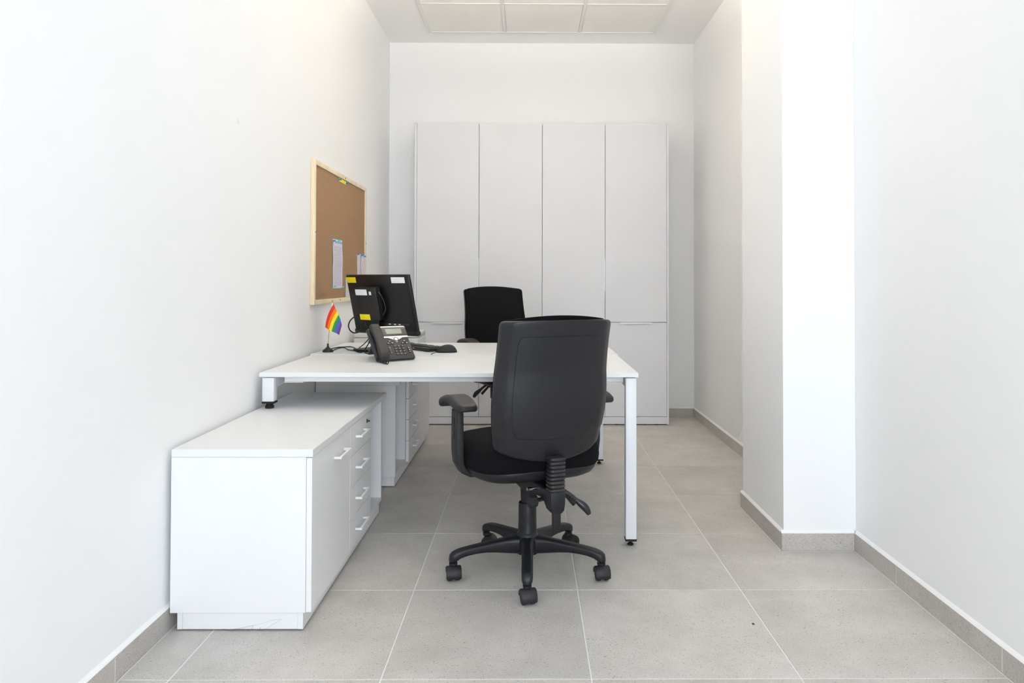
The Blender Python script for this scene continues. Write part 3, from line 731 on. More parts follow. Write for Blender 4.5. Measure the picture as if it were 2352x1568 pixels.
    # armrests
    for s in (-1, 1):
        ax = 0.287
        za = 0.700 + S * 1.0 + arm_up
        # bracket under the seat sweeping out and up, then the post
        b = new(); rings = []
        for (x, z, wx, wy, lean) in ((0.10, 0.392, 0.02, 0.06, 1), (0.20, 0.396, 0.02, 0.062, 1), (0.245, 0.402, 0.02, 0.066, 1), (0.268, 0.418, 0.026, 0.070, 0.5), (ax - 0.004, 0.445, 0.027, 0.080, 0), (ax, 0.49, 0.028, 0.085, 0), (ax, 0.525, 0.028, 0.086, 0)):
            ring = []
            for p, q in rrect(wx, wy, 0.007, 3):
                v = Vector((p, q, 0))
                if lean == 1: v = Vector((0, q, -p))
                elif lean: v = Vector((p * 0.7, q, -p * 0.7))
                ring.append((s * (x + v.x), 0.0 + v.y, z + v.z + S))
            rings.append(ring)
        loft(b, rings); arm = add('arm_post', b, 'arm_plastic', angle=50)
        b = new(); lathe(b, [(0.005, -0.003), (0.005, 0.002), (0.003, 0.004), (0.0, 0.0045)], 12, T(s * 0.222, -0.036, 0.398 + S) @ RX(PI / 2)); add('bracket_bolt', b, 'chrome', arm)
        b = new(); rings = []
        for (z, wx, wy) in ((0.48, 0.019, 0.070), (0.60, 0.019, 0.070), (za - S - 0.030, 0.020, 0.072), (za - S - 0.022, 0.026, 0.084)):
            rings.append([(s * ax + p, q, z + S) for p, q in rrect(wx, wy, 0.006, 3)])
        loft(b, rings); add('arm_slider', b, 'black_plastic', arm, angle=50)
        b = new(); rings = []
        for (z, wx, wy) in ((0.522, 0.028, 0.086), (za - S - 0.062, 0.026, 0.082), (za - S - 0.057, 0.024, 0.079)):
            rings.append([(s * ax + p, q, z + S) for p, q in rrect(wx, wy, 0.007, 3)])
        loft(b, rings); add('arm_sleeve', b, 'arm_plastic', arm, angle=50)
        b = new(); box(b, s * (ax + 0.0125), s * (ax + 0.0165), -0.006, 0.004, 0.535 + S, za - 0.085, 0.001, 1)
        lathe(b, [(0.010, 0), (0.009, 0.004), (0.0, 0.005)], 16, T(s * (ax + 0.0125), 0.004, 0.556 + S) @ RY(s * PI / 2)); add('arm_button', b, 'black_gloss', arm)
        b = new(); box(b, s * ax - 0.022, s * ax + 0.022, 0.0, 0.066, za - 0.040, za - 0.026, 0.005, 2); add('height_catch', b, 'black_plastic', arm)
        b = new(); rings = []
        for (y, wd, zt, th) in ((-0.132, 0.034, -0.026, 0.012), (-0.128, 0.058, -0.022, 0.020), (-0.116, 0.076, -0.0165, 0.028), (-0.09, 0.086, -0.010, 0.031), (-0.05, 0.090, -0.003, 0.032), (-0.01, 0.090, 0.0015, 0.031), (0.03, 0.089, 0.001, 0.029), (0.07, 0.087, -0.005, 0.029), (0.105, 0.086, -0.0125, 0.034), (0.135, 0.083, -0.020, 0.040), (0.152, 0.072, -0.029, 0.036), (0.158, 0.050, -0.040, 0.020)):
            ring = []
            for p, q in rrect(wd, th, th * 0.46, 5):
                ring.append((s * (ax - 0.004) + p, y, za + zt - th / 2 + q + 0.006 * (p / 0.045) ** 2 * -1))
            rings.append(ring)
        loft(b, rings); add('arm_pad', b, 'arm_plastic', arm, angle=70)
    return t
chair('black office chair in front of the desk, its plastic back turned to the viewer', (-0.004, 2.890, 0), math.radians(22), -PI / 2, 0.0, caster_rot=(0.25, 0.15, 2.2, 1.3, 0.2))
chair('black office chair behind the desk, fabric back facing the viewer, before the storage cabinet', (-0.135, 4.860, 0), PI + math.radians(25), -PI / 2 + 0.30, 0.085, arm_up=-0.022, caster_rot=(1.0, 2.2, 0.4, 3.0, 1.6))

# ------------------------------------------------------------------ framed things on the desk
def frame(x, y, z, ya, ti):
    ya, ti = math.radians(ya), math.radians(ti)
    wd = Vector((math.cos(ya), math.sin(ya), 0)); nh = Vector((-math.sin(ya), math.cos(ya), 0))
    up = Vector((0, 0, math.cos(ti))) + nh * math.sin(ti); n = wd.cross(up)
    return Matrix(((wd.x, up.x, n.x, x), (wd.y, up.y, n.y, y), (wd.z, up.z, n.z, z), (0, 0, 0, 1)))
def text_mesh(s, size):
    cu = bpy.data.curves.new('legend', 'FONT'); cu.body = s; cu.size = size; cu.align_x = 'CENTER'; cu.align_y = 'CENTER'; cu.resolution_u = 2
    o = bpy.data.objects.new('legend_tmp', cu); COL.objects.link(o)
    me = bpy.data.meshes.new_from_object(o.evaluated_get(bpy.context.evaluated_depsgraph_get()))
    bpy.data.objects.remove(o); bpy.data.curves.remove(cu)
    return me

def monitor():
    M = frame(-0.782, 3.993, 0.850, -36.446, -13.609)
    base = Vector((-0.800, 4.020, DR))
    t = thing('computer_monitor', 'black desktop monitor seen from behind, with a small computer clamped to its back', 'monitor', base)
    Wi = T(*(-base)) @ M                                 # panel frame -> thing frame
    def add(name, bm, mat, par=None, **k):
        bm.transform(Wi); return obj(name, bm, mat, par or t, **k)
    w, h = 0.492, 0.322
    # back cover: bevelled slab, thicker along the lower edge
    b = new(); rings = []
    for (z, i) in ((-0.020, 0.0015), (-0.019, 0.0), (-0.008, 0.0), (-0.003, 0.004), (0.0, 0.012)):
        rings.append([(x, y + h / 2, z) for x, y in rrect(w - 2 * i, h - 2 * i, 0.006, 3)])
    loft(b, rings); cov = add('back_cover', b, 'monitor_black', angle=30)
    b = new(); box(b, -w / 2 - 0.002, w / 2 + 0.002, -0.010, 0.014, -0.026, 0.004, 0.007, 3); add('lower_bezel', b, 'monitor_black')
    b = new(); box(b, -w / 2 + 0.006, w / 2 - 0.006, 0.012, h - 0.006, -0.0212, -0.0202); add('screen', b, 'black_gloss')
    b = new(); box(b, -0.06, 0.20, 0.047, 0.058, 0.001, 0.004, 0.001, 1); add('port_recess', b, 'black_gloss')
    for k, x in enumerate((0.045, 0.085, 0.12)):
        b = new(); box(b, x, x + 0.016, 0.049, 0.055, 0.004, 0.0055, 0.0005, 1); add('port', b, 'alu')
    # small computer on a clamp
    b = new(); rings = []
    for (z, i) in ((0.010, 0.001), (0.012, 0.0), (0.042, 0.0), (0.045, 0.003)):
        rings.append([(x - 0.052, y + 0.172, z) for x, y in rrect(0.166 - 2 * i, 0.182 - 2 * i, 0.006, 3)])
    loft(b, rings); pc = add('mini_computer', b, 'pc_black', angle=30)
    for zz in (0.018, 0.026, 0.034):
        b = new(); box(b, 0.0308, 0.0318, 0.10, 0.25, zz, zz + 0.003); add('vent', b, 'black_gloss', pc)
    b = new(); tube(b, [(0.028, 0.238, 0.024), (0.046, 0.212, 0.022), (0.057, 0.172, 0.020), (0.054, 0.135, 0.020), (0.030, 0.104, 0.022)], 0.0034, 8, 8); add('clamp_loop', b, 'black_gloss', pc)
    def sticker(name, x0, x1, y0, y1, z, mat, lab):
        b = new(); box(b, x0, x1, y0, y1, z, z + 0.0006); b.transform(Matrix.Identity(4))
        lay = b.loops.layers.uv.new('UVMap')
        for f in b.faces:
            for l in f.loops: l[lay].uv = ((l.vert.co.x - x0) / (x1 - x0), (l.vert.co.y - y0) / (y1 - y0))
        b.transform(Wi)
        me = bpy.data.meshes.new(name); b.to_mesh(me); b.free(); me.materials.append(MATS[mat])
        par = pc if z > 0.03 else cov
        o = obj(name, me, None, par); o['label'] = lab
    sticker('asset_label', -0.236, -0.163, 0.2800, 0.3110, 0.0001, 'label_yellow', 'yellow printed asset label')
    sticker('asset_label', 0.117, 0.218, 0.2790, 0.3105, 0.0001, 'label_white', 'white printed asset label')
    sticker('asset_label', -0.130, -0.039, 0.2215, 0.2535, 0.0451, 'label_white', 'white printed asset label on the small computer')
    sticker('asset_label', -0.023, -0.006, 0.2230, 0.2420, 0.0451, 'label_white', 'tiny white label on the small computer')
    sticker('asset_label', -0.128, -0.047, 0.0830, 0.1145, 0.0451, 'label_yellow', 'yellow printed label low on the small computer')
    # stand: neck and foot stand upright on the desk
    R = RZ(math.radians(-36.446))
    b = new(); rings = []
    for (z, y, wd, dp) in ((0.010, -0.045, 0.070, 0.030), (0.10, -0.048, 0.060, 0.024), (0.22, -0.052, 0.060, 0.022), (0.27, -0.050, 0.058, 0.020)):
        rings.append([(x, y + q, z) for x, q in rrect(wd, dp, 0.008, 3)])
    loft(b, rings, M=R); obj('stand_neck', b, 'monitor_black', t, angle=50)
    b = new(); prism(b, rrect(0.270, 0.190, 0.03, 5, -0.02, 0.0), 0.0, 0.013, 0.004, M=R); obj('stand_foot', b, 'monitor_black', t)
    return M, base, t
MON, MBASE, MTHING = monitor()

def phone():
    M = frame(-0.641, 3.571, 0.752, 36.95, 40.72)
    base = Vector((-0.68, 3.62, DZ))
    t = thing('desk_phone', 'dark grey corded desk phone with display and keypad on the near worktop', 'phone', base)
    Wi = T(*(-base)) @ M
    def add(name, bm, mat, par=None, **k):
        bm.transform(Wi); return obj(name, bm, mat, par or t, **k)
    # body: face at z = 0, slab behind it, upper part raised a little for the display
    b = new(); prism(b, rrect(0.2065, 0.192, 0.009, 4, -0.0015, 0.0955), -0.0165, 0.0, 0.004); body = add('body', b, 'phone_body')
    b = new(); prism(b, [(-0.0345, 0.1385), (0.1000, 0.1375), (0.1010, 0.1900), (-0.0360, 0.1915)], -0.004, 0.0035, 0.0015); bez = add('display_bezel', b, 'phone_bezel')
    b = new(); box(b, -0.0110, 0.0735, 0.1500, 0.1810, 0.0030, 0.0042, 0.0003, 1); add('display', b, 'lcd', bez)
    b = new(); prism(b, [(-0.0365, 0.1915), (0.1010, 0.1895), (0.0965, 0.1975), (-0.0350, 0.1985)], -0.006, 0.0045, 0.001); add('top_trim', b, 'phone_silver')
    # silver bar with a dip round the navigation button
    def bar_y(x):
        d = abs(x - 0.0300)
        if d < 0.021: return 0.0995 + 0.0185 * (0.5 - 0.5 * math.cos(PI * d / 0.021))
        return 0.118 + 0.0095 * min(1, (d - 0.021) / 0.018)
    xs = [-0.0340 + k * 0.1335 / 40 for k in range(41)]
    ol = [(x, max(bar_y(x), 0.0995)) for x in xs] + [(x, 0.1372) for x in reversed(xs)]
    b = new(); loft(b, [[(x, y, z) for x, y in ol] for z in (-0.002, 0.0030)]); add('silver_bar', b, 'phone_silver', smooth=False)
    b = new(); lathe(b, [(0.0128, 0.002), (0.0128, 0.0042), (0.0105, 0.0046), (0.0100, 0.0035)], 32, T(0.0303, 0.1160, 0)); ring = add('navigation_ring', b, 'phone_key')
    b = new(); lathe(b, [(0.0092, 0.002), (0.0092, 0.0050), (0.0070, 0.0056), (0.0, 0.0057)], 28, T(0.0303, 0.1160, 0)); add('navigation_button', b, 'phone_silver', ring)
    white = 'print_white'
    def key(x, y, wx, wy, legend=None, size=0.007, mat='phone_key'):
        b = new(); prism(b, rrect(wx, wy, min(wx, wy) * 0.3, 3, x, y), -0.001, 0.0028, 0.0008); k = add('key', b, mat)
        if legend:
            me = text_mesh(legend, size); me.transform(Wi @ T(x, y, 0.0030)); me.materials.clear(); me.materials.append(MATS[white])
            obj('legend', me, None, k)
        return k
    def dot(k, x, y, wx, wy):
        b = new(); prism(b, rrect(wx, wy, min(wx, wy) * 0.4, 2, x, y), 0.0028, 0.0031); add('legend', b, white, k)
    for r, row in enumerate(('123', '456', '789', '*0#')):
        for c, ch in enumerate(row):
            key(0.0110 + c * 0.0205, 0.0755 - r * 0.0158, 0.0150, 0.0110, ch)
    for (x, y) in ((-0.0087, 0.1065), (-0.0183, 0.0950), (0.0032, 0.0945), (0.0710, 0.1050), (0.0600, 0.0930), (0.0818, 0.0920)):
        k = key(x, y, 0.0150, 0.0095); dot(k, x, y + 0.0005, 0.0062, 0.0030)
    for (x, y) in ((0.0815, 0.0620), (0.0825, 0.0505), (0.0825, 0.0385)):
        k = key(x, y, 0.0130, 0.0095); dot(k, x, y, 0.0045, 0.0028)
    k = key(-0.0195, 0.0525, 0.0115, 0.0440); dot(k, -0.0195, 0.0690, 0.0050, 0.0014); dot(k, -0.0195, 0.0360, 0.0050, 0.0014)
    for (x, y) in ((-0.0230, 0.1765), (-0.0230, 0.1640), (0.0868, 0.1735), (0.0868, 0.1625)):
        b = new(); prism(b, rrect(0.0120, 0.0060, 0.002, 3, x, y), 0.0030, 0.0046); add('line_key', b, 'phone_key', bez)
    for x in (0.0040, 0.0230, 0.0430, 0.0625):
        b = new(); prism(b, rrect(0.0140, 0.0042, 0.0015, 3, x, 0.1447), 0.0030, 0.0046); add('soft_key', b, 'phone_key', bez)
    b = new(); box(b, 0.0970, 0.1040, 0.1880, 0.1905, 0.0, 0.0016); add('blue_tab', b, 'blue_sticker')
    # handset in its cradle on the left
    b = new(); prism(b, rrect(0.0560, 0.170, 0.010, 4, -0.0720, 0.0960), -0.003, 0.0050, 0.0015); add('cradle', b, 'phone_bezel')
    b = new(); rings = []
    for (y, zc, th, wd) in ((0.001, 0.018, 0.010, 0.030), (0.004, 0.0185, 0.022, 0.046), (0.012, 0.0195, 0.029, 0.0530), (0.035, 0.0215, 0.029, 0.0540), (0.055, 0.0250, 0.022, 0.0520), (0.08, 0.0275, 0.018, 0.0490), (0.105, 0.0285, 0.0175, 0.0480), (0.135, 0.0275, 0.018, 0.0490), (0.155, 0.0250, 0.023, 0.0515), (0.178, 0.0230, 0.029, 0.0525), (0.197, 0.0225, 0.028, 0.0500), (0.205, 0.0220, 0.020, 0.0430), (0.208, 0.0215, 0.010, 0.0300)):
        rings.append([(-0.0725 + p, y - 0.010, zc + q) for p, q in rrect(wd, th, th * 0.42, 5)])
    loft(b, rings); hs = add('handset', b, 'phone_handset', angle=60)
    # rear stand reaching the desk
    b = new(); Mi = M.inverted()
    f0 = Mi @ Vector((-0.826, 3.790, DZ + 0.0005)); 
    rings = []
    for (k, th, xa, xb) in ((0.0, 0.016, -0.060, 0.060), (0.35, 0.014, -0.050, 0.062), (0.75, 0.014, -0.034, 0.066), (0.94, 0.016, -0.026, 0.068), (1.0, 0.010, -0.022, 0.066)):
        y = 0.150 + (f0.y + 0.012 - 0.150) * k; z = -0.014 + (f0.z + 0.008 + 0.014) * k
        rings.append([(x, y + th * 0.75 * q, z + th * 0.35 * q) for x, q in ((xa, -0.5), (xb, -0.5), (xb, 0.5), (xa, 0.5))])
    loft(b, rings); add('rear_stand', b, 'phone_body', angle=30)
    # feet under the lower edge
    for x in (-0.07, 0.07):
        b = new(); box(b, x - 0.012, x + 0.012, 0.006, 0.016, -0.0225, -0.012, 0.002, 2); add('foot', b, 'rubber')
    # coiled cord end peeping out under the handset
    b = new()
    p0, p1, p2 = pix(869, 823, DZ + 0.020), pix(877, 828.5, DZ + 0.014), pix(890, 831.5, DZ + 0.0125)
    axis = smooth_path([p0, p1, p2], 6); helix = []
    turns, n = 6.0, 96
    for k in range(n + 1):
        s = k / n; q = s * (len(axis) - 1); i = min(int(q), len(axis) - 2); c = axis[i].lerp(axis[i + 1], q - i)
        tdir = (axis[i + 1] - axis[i]).normalized(); a = tdir.cross(Vector((0, 0, 1))).normalized(); bb = a.cross(tdir)
        helix.append(c - base + (a * math.cos(2 * PI * turns * s) + bb * math.sin(2 * PI * turns * s)) * 0.0090)
    tube(b, helix, 0.0029, 6, 0); obj('coiled_cord', b, 'rubber', t, angle=80)
    # return run of the cord, under the body towards the handset
    b = new(); tube(b, [q - base for q in (p0, p0 + Vector((-0.012, 0.02, -0.002)), p0 + Vector((-0.012, 0.045, -0.004)))], 0.0024, 6, 6); obj('coiled_cord_tail', b, 'rubber', t)
    return M
phone()

def keyboard():
    ang = math.radians(-50)
    c = pix(984, 808.6, DR) + Vector((-0.643 * 0.22 + 0.766 * 0.075, 0.766 * 0.22 + 0.643 * 0.075, 0))
    t = thing('keyboard', 'black keyboard lying on the far worktop behind the desk phone', 'keyboard', c, ang)
    L, D = 0.440, 0.150
    # rear edge (towards the viewer) is the raised one; local -y points at the viewer
    b = new(); rings = []
    for x in (-L / 2, -L / 2 + 0.004, L / 2 - 0.004, L / 2):
        i = 0.003 if abs(x) == L / 2 else 0
        rings.append([(x, -D / 2 + i, 0.002), (x, -D / 2 + i, 0.020 - i), (x, -D / 2 + 0.012, 0.023 - i), (x, D / 2 - 0.01, 0.012 - i), (x, D / 2 - i, 0.008 - i), (x, D / 2 - i, 0.002)])
    loft(b, rings); obj('case', b, 'black_plastic', t, angle=30)
    caps = {}
    for r in range(6):
        y = -D / 2 + 0.020 + r * 0.0195 + (0.004 if r else 0)
        z = 0.0225 - (y + D / 2 - 0.012) * 0.0085 / (D - 0.022)
        if r == 5:
            row = [(-0.205, 0.024), (-0.178, 0.022), (-0.153, 0.022), (-0.045, 0.105), (0.045, 0.022), (0.07, 0.022)] + [(0.108 + k * 0.0192, 0.0165) for k in range(6)]
        else:
            row = [(-0.205 + k * 0.0192, 0.0165) for k in range(22)]
        for (x, wx) in row:
            if wx not in caps:
                caps[wx] = finish(loft(new(), [[(p, q, -0.001) for p, q in rrect(wx, 0.0165, 0.002, 1)], [(p, q, 0.006) for p, q in rrect(wx - 0.004, 0.0125, 0.002, 1)]]), 'key', 'black_plastic', False)
            obj('key', caps[wx], None, t, (x, y, z))
    for x in (-0.18, 0.18):
        b = new(); box(b, x - 0.015, x + 0.015, -D / 2 + 0.004, -D / 2 + 0.016, 0, 0.003); obj('tilt_foot', b, 'rubber', t, smooth=False)
    b = new(); box(b, 0.06, 0.075, -D / 2 - 0.0005, -D / 2 + 0.0003, 0.010, 0.014); obj('rear_mark', b, 'alu', t, smooth=False)
keyboard()

def mouse():
    mc = pix(1026, 809, DR); mc.z = DR
    t = thing('computer_mouse', 'black corded mouse beside the keyboard on the far worktop', 'mouse', mc, math.radians(8))
    L = 0.112
    def sec(s):
        w = 0.063 * max(0.0, 1 - abs(2 * s - 1) ** 2.6) ** 0.5; h = 0.0395 * max(0.0, 1 - (abs(s - 0.60) / 0.60) ** 2.4 if s < 0.60 else 1 - ((s - 0.60) / 0.40) ** 2.2) ** 0.62
        return w, h
    b = new(); rings = []
    n = 16
    for i in range(n + 1):
        s = i / n; s2 = 0.5 - 0.5 * math.cos(PI * s); wd, h = sec(s2); x = -L / 2 + L * s2
        wd = max(wd, 0.008); h = max(h, 0.004)
        ring = []
        for k in range(14):
            a = PI * k / 13
            ring.append((x, wd / 2 * math.copysign(abs(math.cos(a)) ** 0.8, math.cos(a)), 0.003 + h * max(0.0, math.sin(a)) ** 0.8))
        ring.append((x, -wd / 2 * 0.92, 0.001)); ring.append((x, wd / 2 * 0.92, 0.001))
        rings.append(ring)
    loft(b, rings); obj('body', b, 'rubber', t, angle=60)
    b = new(); lathe(b, [(0.006, -0.003), (0.009, -0.002), (0.009, 0.002), (0.006, 0.003)], 16, T(-0.030, 0, 0.0225) @ RX(PI / 2)); obj('scroll_wheel', b, 'caster_plastic', t)
    b = new(); q = RZ(-math.radians(8))
    pts = [Vector((-0.056, 0, 0.008))] + [q @ (pix(u, v, DR + 0.0022) - mc) for (u, v) in ((1000, 809), (994, 811), (990, 814))]
    tube(b, pts, 0.0018, 8, 8); obj('cord', b, 'rubber', t)
mouse()

# ------------------------------------------------------------------ desk flag
def flag():
    base = pix(753, 808, DR); base.z = DR
    t = thing('desk_flag', 'small rainbow striped flag on a thin pole with a black foot', 'flag', base)
    b = new(); lathe(b, [(0.029, 0), (0.029, 0.007), (0.026, 0.011), (0.016, 0.018), (0.007, 0.026), (0.005, 0.034), (0.005, 0.044), (0.003, 0.046)], 32); obj('base', b, 'black_plastic', t, angle=50)
    def q(u, v, dy=0.0):
        d = AX.transposed() @ Vector(((u - CX) / FPX, 1, -(v - CY) / FPX)); s = (base.y + dy) / d.y
        return Vector((0, 0, CAMH)) + d * s - base
    top = q(763.5, 693)
    b = new(); cyl(b, (0.0, 0, 0.040), top, 0.0022, 0.0022, 10); obj('pole', b, 'brass', t)
    b = new(); M = T(*top) @ (top.to_track_quat('Z', 'Y').to_matrix().to_4x4())
    lathe(b, [(0.002, -0.006), (0.0042, -0.002), (0.0038, 0.002), (0.0015, 0.012), (0.0, 0.014)], 12, M); obj('finial', b, 'brass', t)
    b = new(); a, c = top * 0.985, top * 0.91
    cyl(b, c, a, 0.0034, 0.0032, 10); obj('sleeve', b, 'flag_white', t)
    # cloth hanging from the top of the pole
    TT, RR, BB, LL = q(765.5, 698, -0.004), q(785, 747, -0.030), q(779, 769, -0.022), q(746, 751, -0.012)
    n, m = 24, 12
    b = new(); G0, G1 = [], []
    for i in range(n + 1):
        s = i / n; row0, row1 = [], []
        for j in range(m + 1):
            r = j / m
            e0 = TT.lerp(RR, s) + Vector((0.006 * math.sin(PI * s), 0, 0)); e1 = LL.lerp(BB, s) + Vector((0, 0, -0.001))
            p = e0.lerp(e1, r) + Vector((-0.010 * math.sin(PI * r) * (1 - s) * 0.9, 0, 0))
            wv = 0.007 * math.sin(2 * PI * (1.2 * s + 0.3)) * (0.4 + r) 
            row0.append(p + Vector((0, wv - 0.0004, 0))); row1.append(p + Vector((0, wv + 0.0004, 0)))
        G0.append(row0); G1.append(row1)
    v0 = grid_faces(b, G0); v1 = grid_faces(b, G1)
    for ring0, ring1 in ((v0[0], v1[0]), (v0[-1], v1[-1]), ([r[0] for r in v0], [r[0] for r in v1]), ([r[-1] for r in v0], [r[-1] for r in v1])):
        for i in range(len(ring0) - 1): b.faces.new((ring0[i], ring0[i + 1], ring1[i + 1], ring1[i]))
    fi = 0
    b.faces.ensure_lookup_table()
    for sheet in range(2):
        for i in range(n):
            for j in range(m):
                b.faces[fi].material_index = min(5, i * 6 // n); fi += 1
    obj('cloth', b, ['flag_stripe_%d' % k for k in range(6)], t, angle=80)
flag()

# ------------------------------------------------------------------ cables on the desk
def cable(pts, r=0.0028):
    path = smooth_path(pts, 8)
    for p in path: p.z = max(p.z, DR + r + 0.0004)
    b = new(); tube(b, [p - MBASE for p in path], r, 8, 0)
    obj('cable', b, 'rubber', MTHING, angle=80)
def onm(u, v, z):
    """photo pixel on a plane parallel to the monitor's back, z in front of it"""
    n = MON.to_3x3().col[2]; o = MON.translation + n * z; e = Vector((0, 0, CAMH))
    d = AX.transposed() @ Vector(((u - CX) / FPX, 1, -(v - CY) / FPX))
    return e + d * ((o - e).dot(n) / d.dot(n))
zc = DR + 0.0032
cable([pix(758, 801, zc), pix(775, 797.5, zc), pix(790, 796.5, zc), pix(805, 796, zc), pix(813, 798, zc), pix(820, 801.5, zc), pix(826, 798, zc + 0.004), onm(838, 788, 0.05), onm(848, 775, 0.05), onm(852, 755, 0.04), onm(852, 738, 0.03)])
cable([pix(766, 804, zc), pix(777, 799.5, zc), pix(791, 798.5, zc + 0.005), pix(800, 803, zc), pix(812, 804.5, zc), pix(822, 808, zc), pix(829, 809, zc), pix(834, 806, zc), onm(838, 801, 0.06), onm(846, 790, 0.06), onm(850, 772, 0.05)], 0.0026)
cable([onm(850, 785, 0.07), onm(842, 796, 0.075), pix(838, 809, zc), pix(843, 811.5, zc), pix(849, 810, zc), onm(854, 797, 0.07), onm(852, 780, 0.06)], 0.0026)
cable([onm(832, 726, 0.022), onm(824, 723.5, 0.024), onm(813, 728, 0.024), onm(804, 737, 0.022), onm(800.5, 748, 0.022), onm(804, 758, 0.022), onm(812, 764, 0.022), onm(822, 763, 0.022), onm(830, 757, 0.020), onm(834, 745, 0.018), onm(835, 733, 0.020)], 0.0036)
cable([onm(838, 735, 0.030), onm(840, 745, 0.030), onm(846, 757, 0.034), onm(850, 770, 0.040)], 0.003)

# ------------------------------------------------------------------ printer on the far cabinet
def printer():
    x0, x1, y0, y1, z0, z1 = -1.136, -0.716, 4.735, 5.085, 0.5855, 0.797
    o = Vector(((x0 + x1) / 2, (y0 + y1) / 2, z0))
    t = thing('printer', 'white boxy printer on the far low cabinet, half hidden behind monitor and desk', 'printer', o)
    w, d, h = x1 - x0, y1 - y0, z1 - z0
    b = new(); prism(b, rrect(w, d, 0.018, 4), 0.004, h - 0.035, 0.004); obj('body', b, 'printer_white', t)
    b = new(); prism(b, rrect(w - 0.002, d - 0.002, 0.018, 4), h - 0.033, h, 0.008); obj('lid', b, 'printer_white', t)
    b = new(); prism(b, rrect(0.26, 0.18, 0.02, 4, 0, -0.02), h - 0.002, h + 0.004, 0.002); obj('paper_stop', b, 'printer_white', t)
    b = new(); box(b, -0.12, 0.13, -d / 2 - 0.002, -d / 2 + 0.01, 0.02, 0.06, 0.002, 1); obj('tray_front', b, 'printer_white', t)
    b = new(); box(b, 0.165, 0.167, -d / 2 - 0.0006, -d / 2 + 0.002, 0.135, 0.160); obj('panel_seam', b, 'alu', t)
    b = new(); box(b, -0.185, -0.125, -d / 2 + 0.03, -d / 2 + 0.075, h, h + 0.0008, M=RZ(0.15)); obj('yellow_label', b, 'yellow_paper', t)
    for sx in (-1, 1):
        for sy in (-1, 1):
            obj('foot', lathe(new(), [(0.012, 0), (0.012, 0.0042)], 12, T(sx * (w / 2 - 0.04), sy * (d / 2 - 0.04), 0)), 'rubber', t)
printer()

# ------------------------------------------------------------------ cork board and what is pinned to it
BX = XL + 0.0006
def board():
    y0, y1, z0, z1 = 3.915, 5.155, 1.003, 1.787
    fx = 0.0235; fw = 0.026
    t = thing('cork_board', 'cork notice board in a pale pine frame on the left wall', 'notice board', (BX, (y0 + y1) / 2, z0))
    o = Vector((BX, (y0 + y1) / 2, z0))
    def P(n, a0, a1, c0, c1, d0, d1, m, r=0.0015):
        return obj(n, box(new(), a0, a1, c0 - o.y, c1 - o.y, d0 - o.z, d1 - o.z, r, 2), m, t)
    P('cork_panel', 0.0, 0.0165, y0 + 0.008, y1 - 0.008, z0 + 0.008, z1 - 0.008, 'cork', 0)
    bars = [P('frame_bar', 0, fx, y0, y0 + fw, z0, z1, 'pine'), P('frame_bar', 0, fx, y1 - fw, y1, z0, z1, 'pine'),
            P('frame_bar', 0, fx - 0.0004, y0 + fw, y1 - fw, z1 - fw, z1, 'pine'), P('frame_bar', 0, fx - 0.0004, y0 + fw, y1 - fw, z0, z0 + fw, 'pine')]
    for (bi, y, z) in ((0, y0 + fw / 2 + 0.008, 1.395), (1, y1 - fw / 2, 1.395), (2, 4.57, z1 - fw / 2), (3, 4.46, z0 + fw / 2)):
        obj('screw', lathe(new(), [(0.006, 0), (0.005, 0.0012), (0.0, 0.0014)], 14, T(fx - 0.0004, y - o.y, z - o.z) @ RY(PI / 2)), 'screw_dark', bars[bi])
board()
CXF = BX + 0.0165
def sheet(name, label, cat, y0, y1, z0, z1, mat, wave=0.003, group=None, lift=0.0012):
    b = new(); n, m = 16, 6; A, Bk = [], []
    for i in range(n + 1):
        s = i / n; ra, rb = [], []
        for j in range(m + 1):
            q = j / m
            x = lift + wave * math.sin(PI * s) * (0.5 + 0.5 * math.sin(2 * PI * (1.7 * s + 0.2))) + wave * 0.6 * q * math.sin(PI * s)
            yo = 0.0035 * math.sin(5 * s + 1.0) * (wave / 0.003)
            p = Vector((x, y0 + (y1 - y0) * q + yo, z0 + (z1 - z0) * s))
            ra.append(p); rb.append(p + Vector((0.0003, 0, 0)))
        A.append(ra); Bk.append(rb)
    vb = grid_faces(b, Bk); va = grid_faces(b, A)
    c = Vector((CXF, 0, 0))
    for f in b.faces: pass
    bmesh.ops.translate(b, verts=list(b.verts), vec=Vector((0, -(y0 + y1) / 2, -z0)))
    h, w = z1 - z0, y1 - y0
    o = obj(name, b, mat, None, (CXF, (y0 + y1) / 2, z0), uv=lambda p: ((p.y + w / 2) / w, p.z / h), angle=80)
    return tag(o, label, cat, group)
sheet('paper_sheet', 'printed sheet with a blue header pinned to the middle of the cork board', 'paper', 4.300, 4.516, 1.088, 1.380, 'paper_print')
sheet('paper_sheet', 'pale plain sheet pinned at the far edge of the cork board, left of two overlapping', 'paper', 4.905, 5.015, 1.030, 1.316, 'paper_plain', 0.0015)
sheet('paper_sheet', 'pale plain sheet pinned at the far edge of the cork board, overlapping its frame', 'paper', 5.005, 5.120, 1.030, 1.310, 'paper_plain', 0.0015, lift=0.0042)
sheet('paper_sheet', 'small sheet low on the cork board, mostly hidden by the monitor', 'paper', 4.605, 4.81, 1.030, 1.155, 'paper_plain', 0.001)
sheet('paper_strip', 'thin yellow paper strip pinned under the top frame of the cork board', 'paper strip', 4.425, 4.605, 1.737, 1.757, 'yellow_paper', 0.0012)
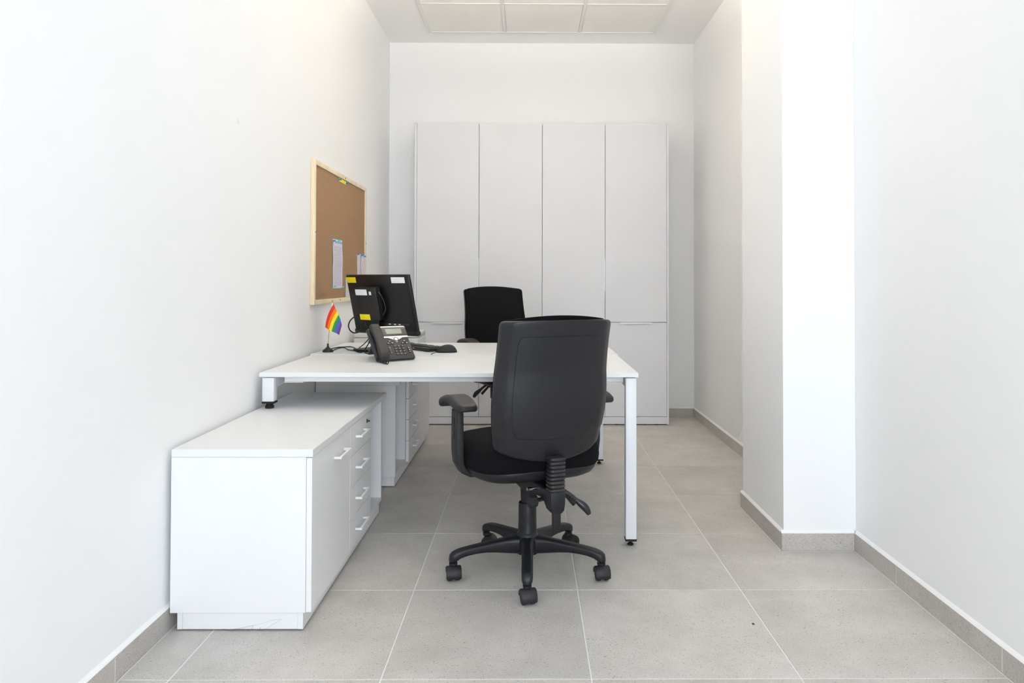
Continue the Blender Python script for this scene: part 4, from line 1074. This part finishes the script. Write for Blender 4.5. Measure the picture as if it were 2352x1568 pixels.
def pin(label, y, z, mat, x=0.0018):
    t = thing('push_pin', label, 'push pin', (CXF + x, y, z), group='push pins on the cork board')
    b = new(); lathe(b, [(0.0062, 0.0), (0.0066, 0.0022), (0.0042, 0.004), (0.0038, 0.009), (0.0060, 0.0115), (0.0052, 0.0135), (0.0, 0.014)], 14, RY(PI / 2)); obj('head', b, mat, t, angle=60)
    b = new(); cyl(b, (-0.010, 0, 0), (0.0005, 0, 0), 0.0006, None, 6); obj('needle', b, 'chrome', t)
pin('blue push pin at the near end of the yellow strip', 4.433, 1.748, 'pin_blue')
pin('blue push pin at the far end of the yellow strip', 4.597, 1.746, 'pin_blue')
pin('teal push pin at the top of the blue-headed sheet', 4.420, 1.376, 'pin_teal')
pin('dark blue push pin at the upper near corner of the blue-headed sheet', 4.306, 1.368, 'pin_blue')
pin('teal push pin at the lower near corner of the blue-headed sheet', 4.322, 1.100, 'pin_teal')
pin('teal push pin at the lower far corner of the blue-headed sheet', 4.512, 1.095, 'pin_teal')
pin('blue push pin at the near corner of the plain sheets by the far frame', 4.915, 1.312, 'pin_blue')
pin('blue push pin where the two plain sheets overlap', 5.010, 1.306, 'pin_blue', 0.0052)
pin('blue push pin at the far corner of the plain sheets by the far frame', 5.095, 1.303, 'pin_blue', 0.0052)

# ------------------------------------------------------------------ litter on the floor
def scrap(name, label, cat, u, v, mat, sx, sy, sz, rz):
    p = pix(u, v, 0.0)
    b = new(); rings = []
    for (z, k) in ((0.0002, 0.9), (sz * 0.4, 1.0), (sz, 0.7)):
        rings.append([(sx * k * math.cos(2 * PI * q / 7) * (0.8 + 0.3 * ((q * 37) % 5) / 5), sy * k * math.sin(2 * PI * q / 7) * (0.8 + 0.3 * ((q * 53) % 7) / 7), z) for q in range(7)])
    loft(b, rings)
    tag(obj(name, b, mat, None, (p.x, p.y, 0.0), (0, 0, rz)), label, cat)
scrap('paper_scrap', 'tiny white paper scrap on the floor tile beside the pillar foot', 'scrap', 1662, 1276, 'print_white', 0.0060, 0.0035, 0.0015, 0.5)
scrap('paper_scrap', 'thin white paper sliver beside the right-hand caster of the near chair', 'scrap', 1364, 1323, 'print_white', 0.0085, 0.0018, 0.0012, -0.7)
scrap('crumb', 'small brown crumb on the front floor tiles right of the near chair', 'crumb', 1730, 1433, 'screw_dark', 0.0045, 0.0060, 0.003, 0.2)
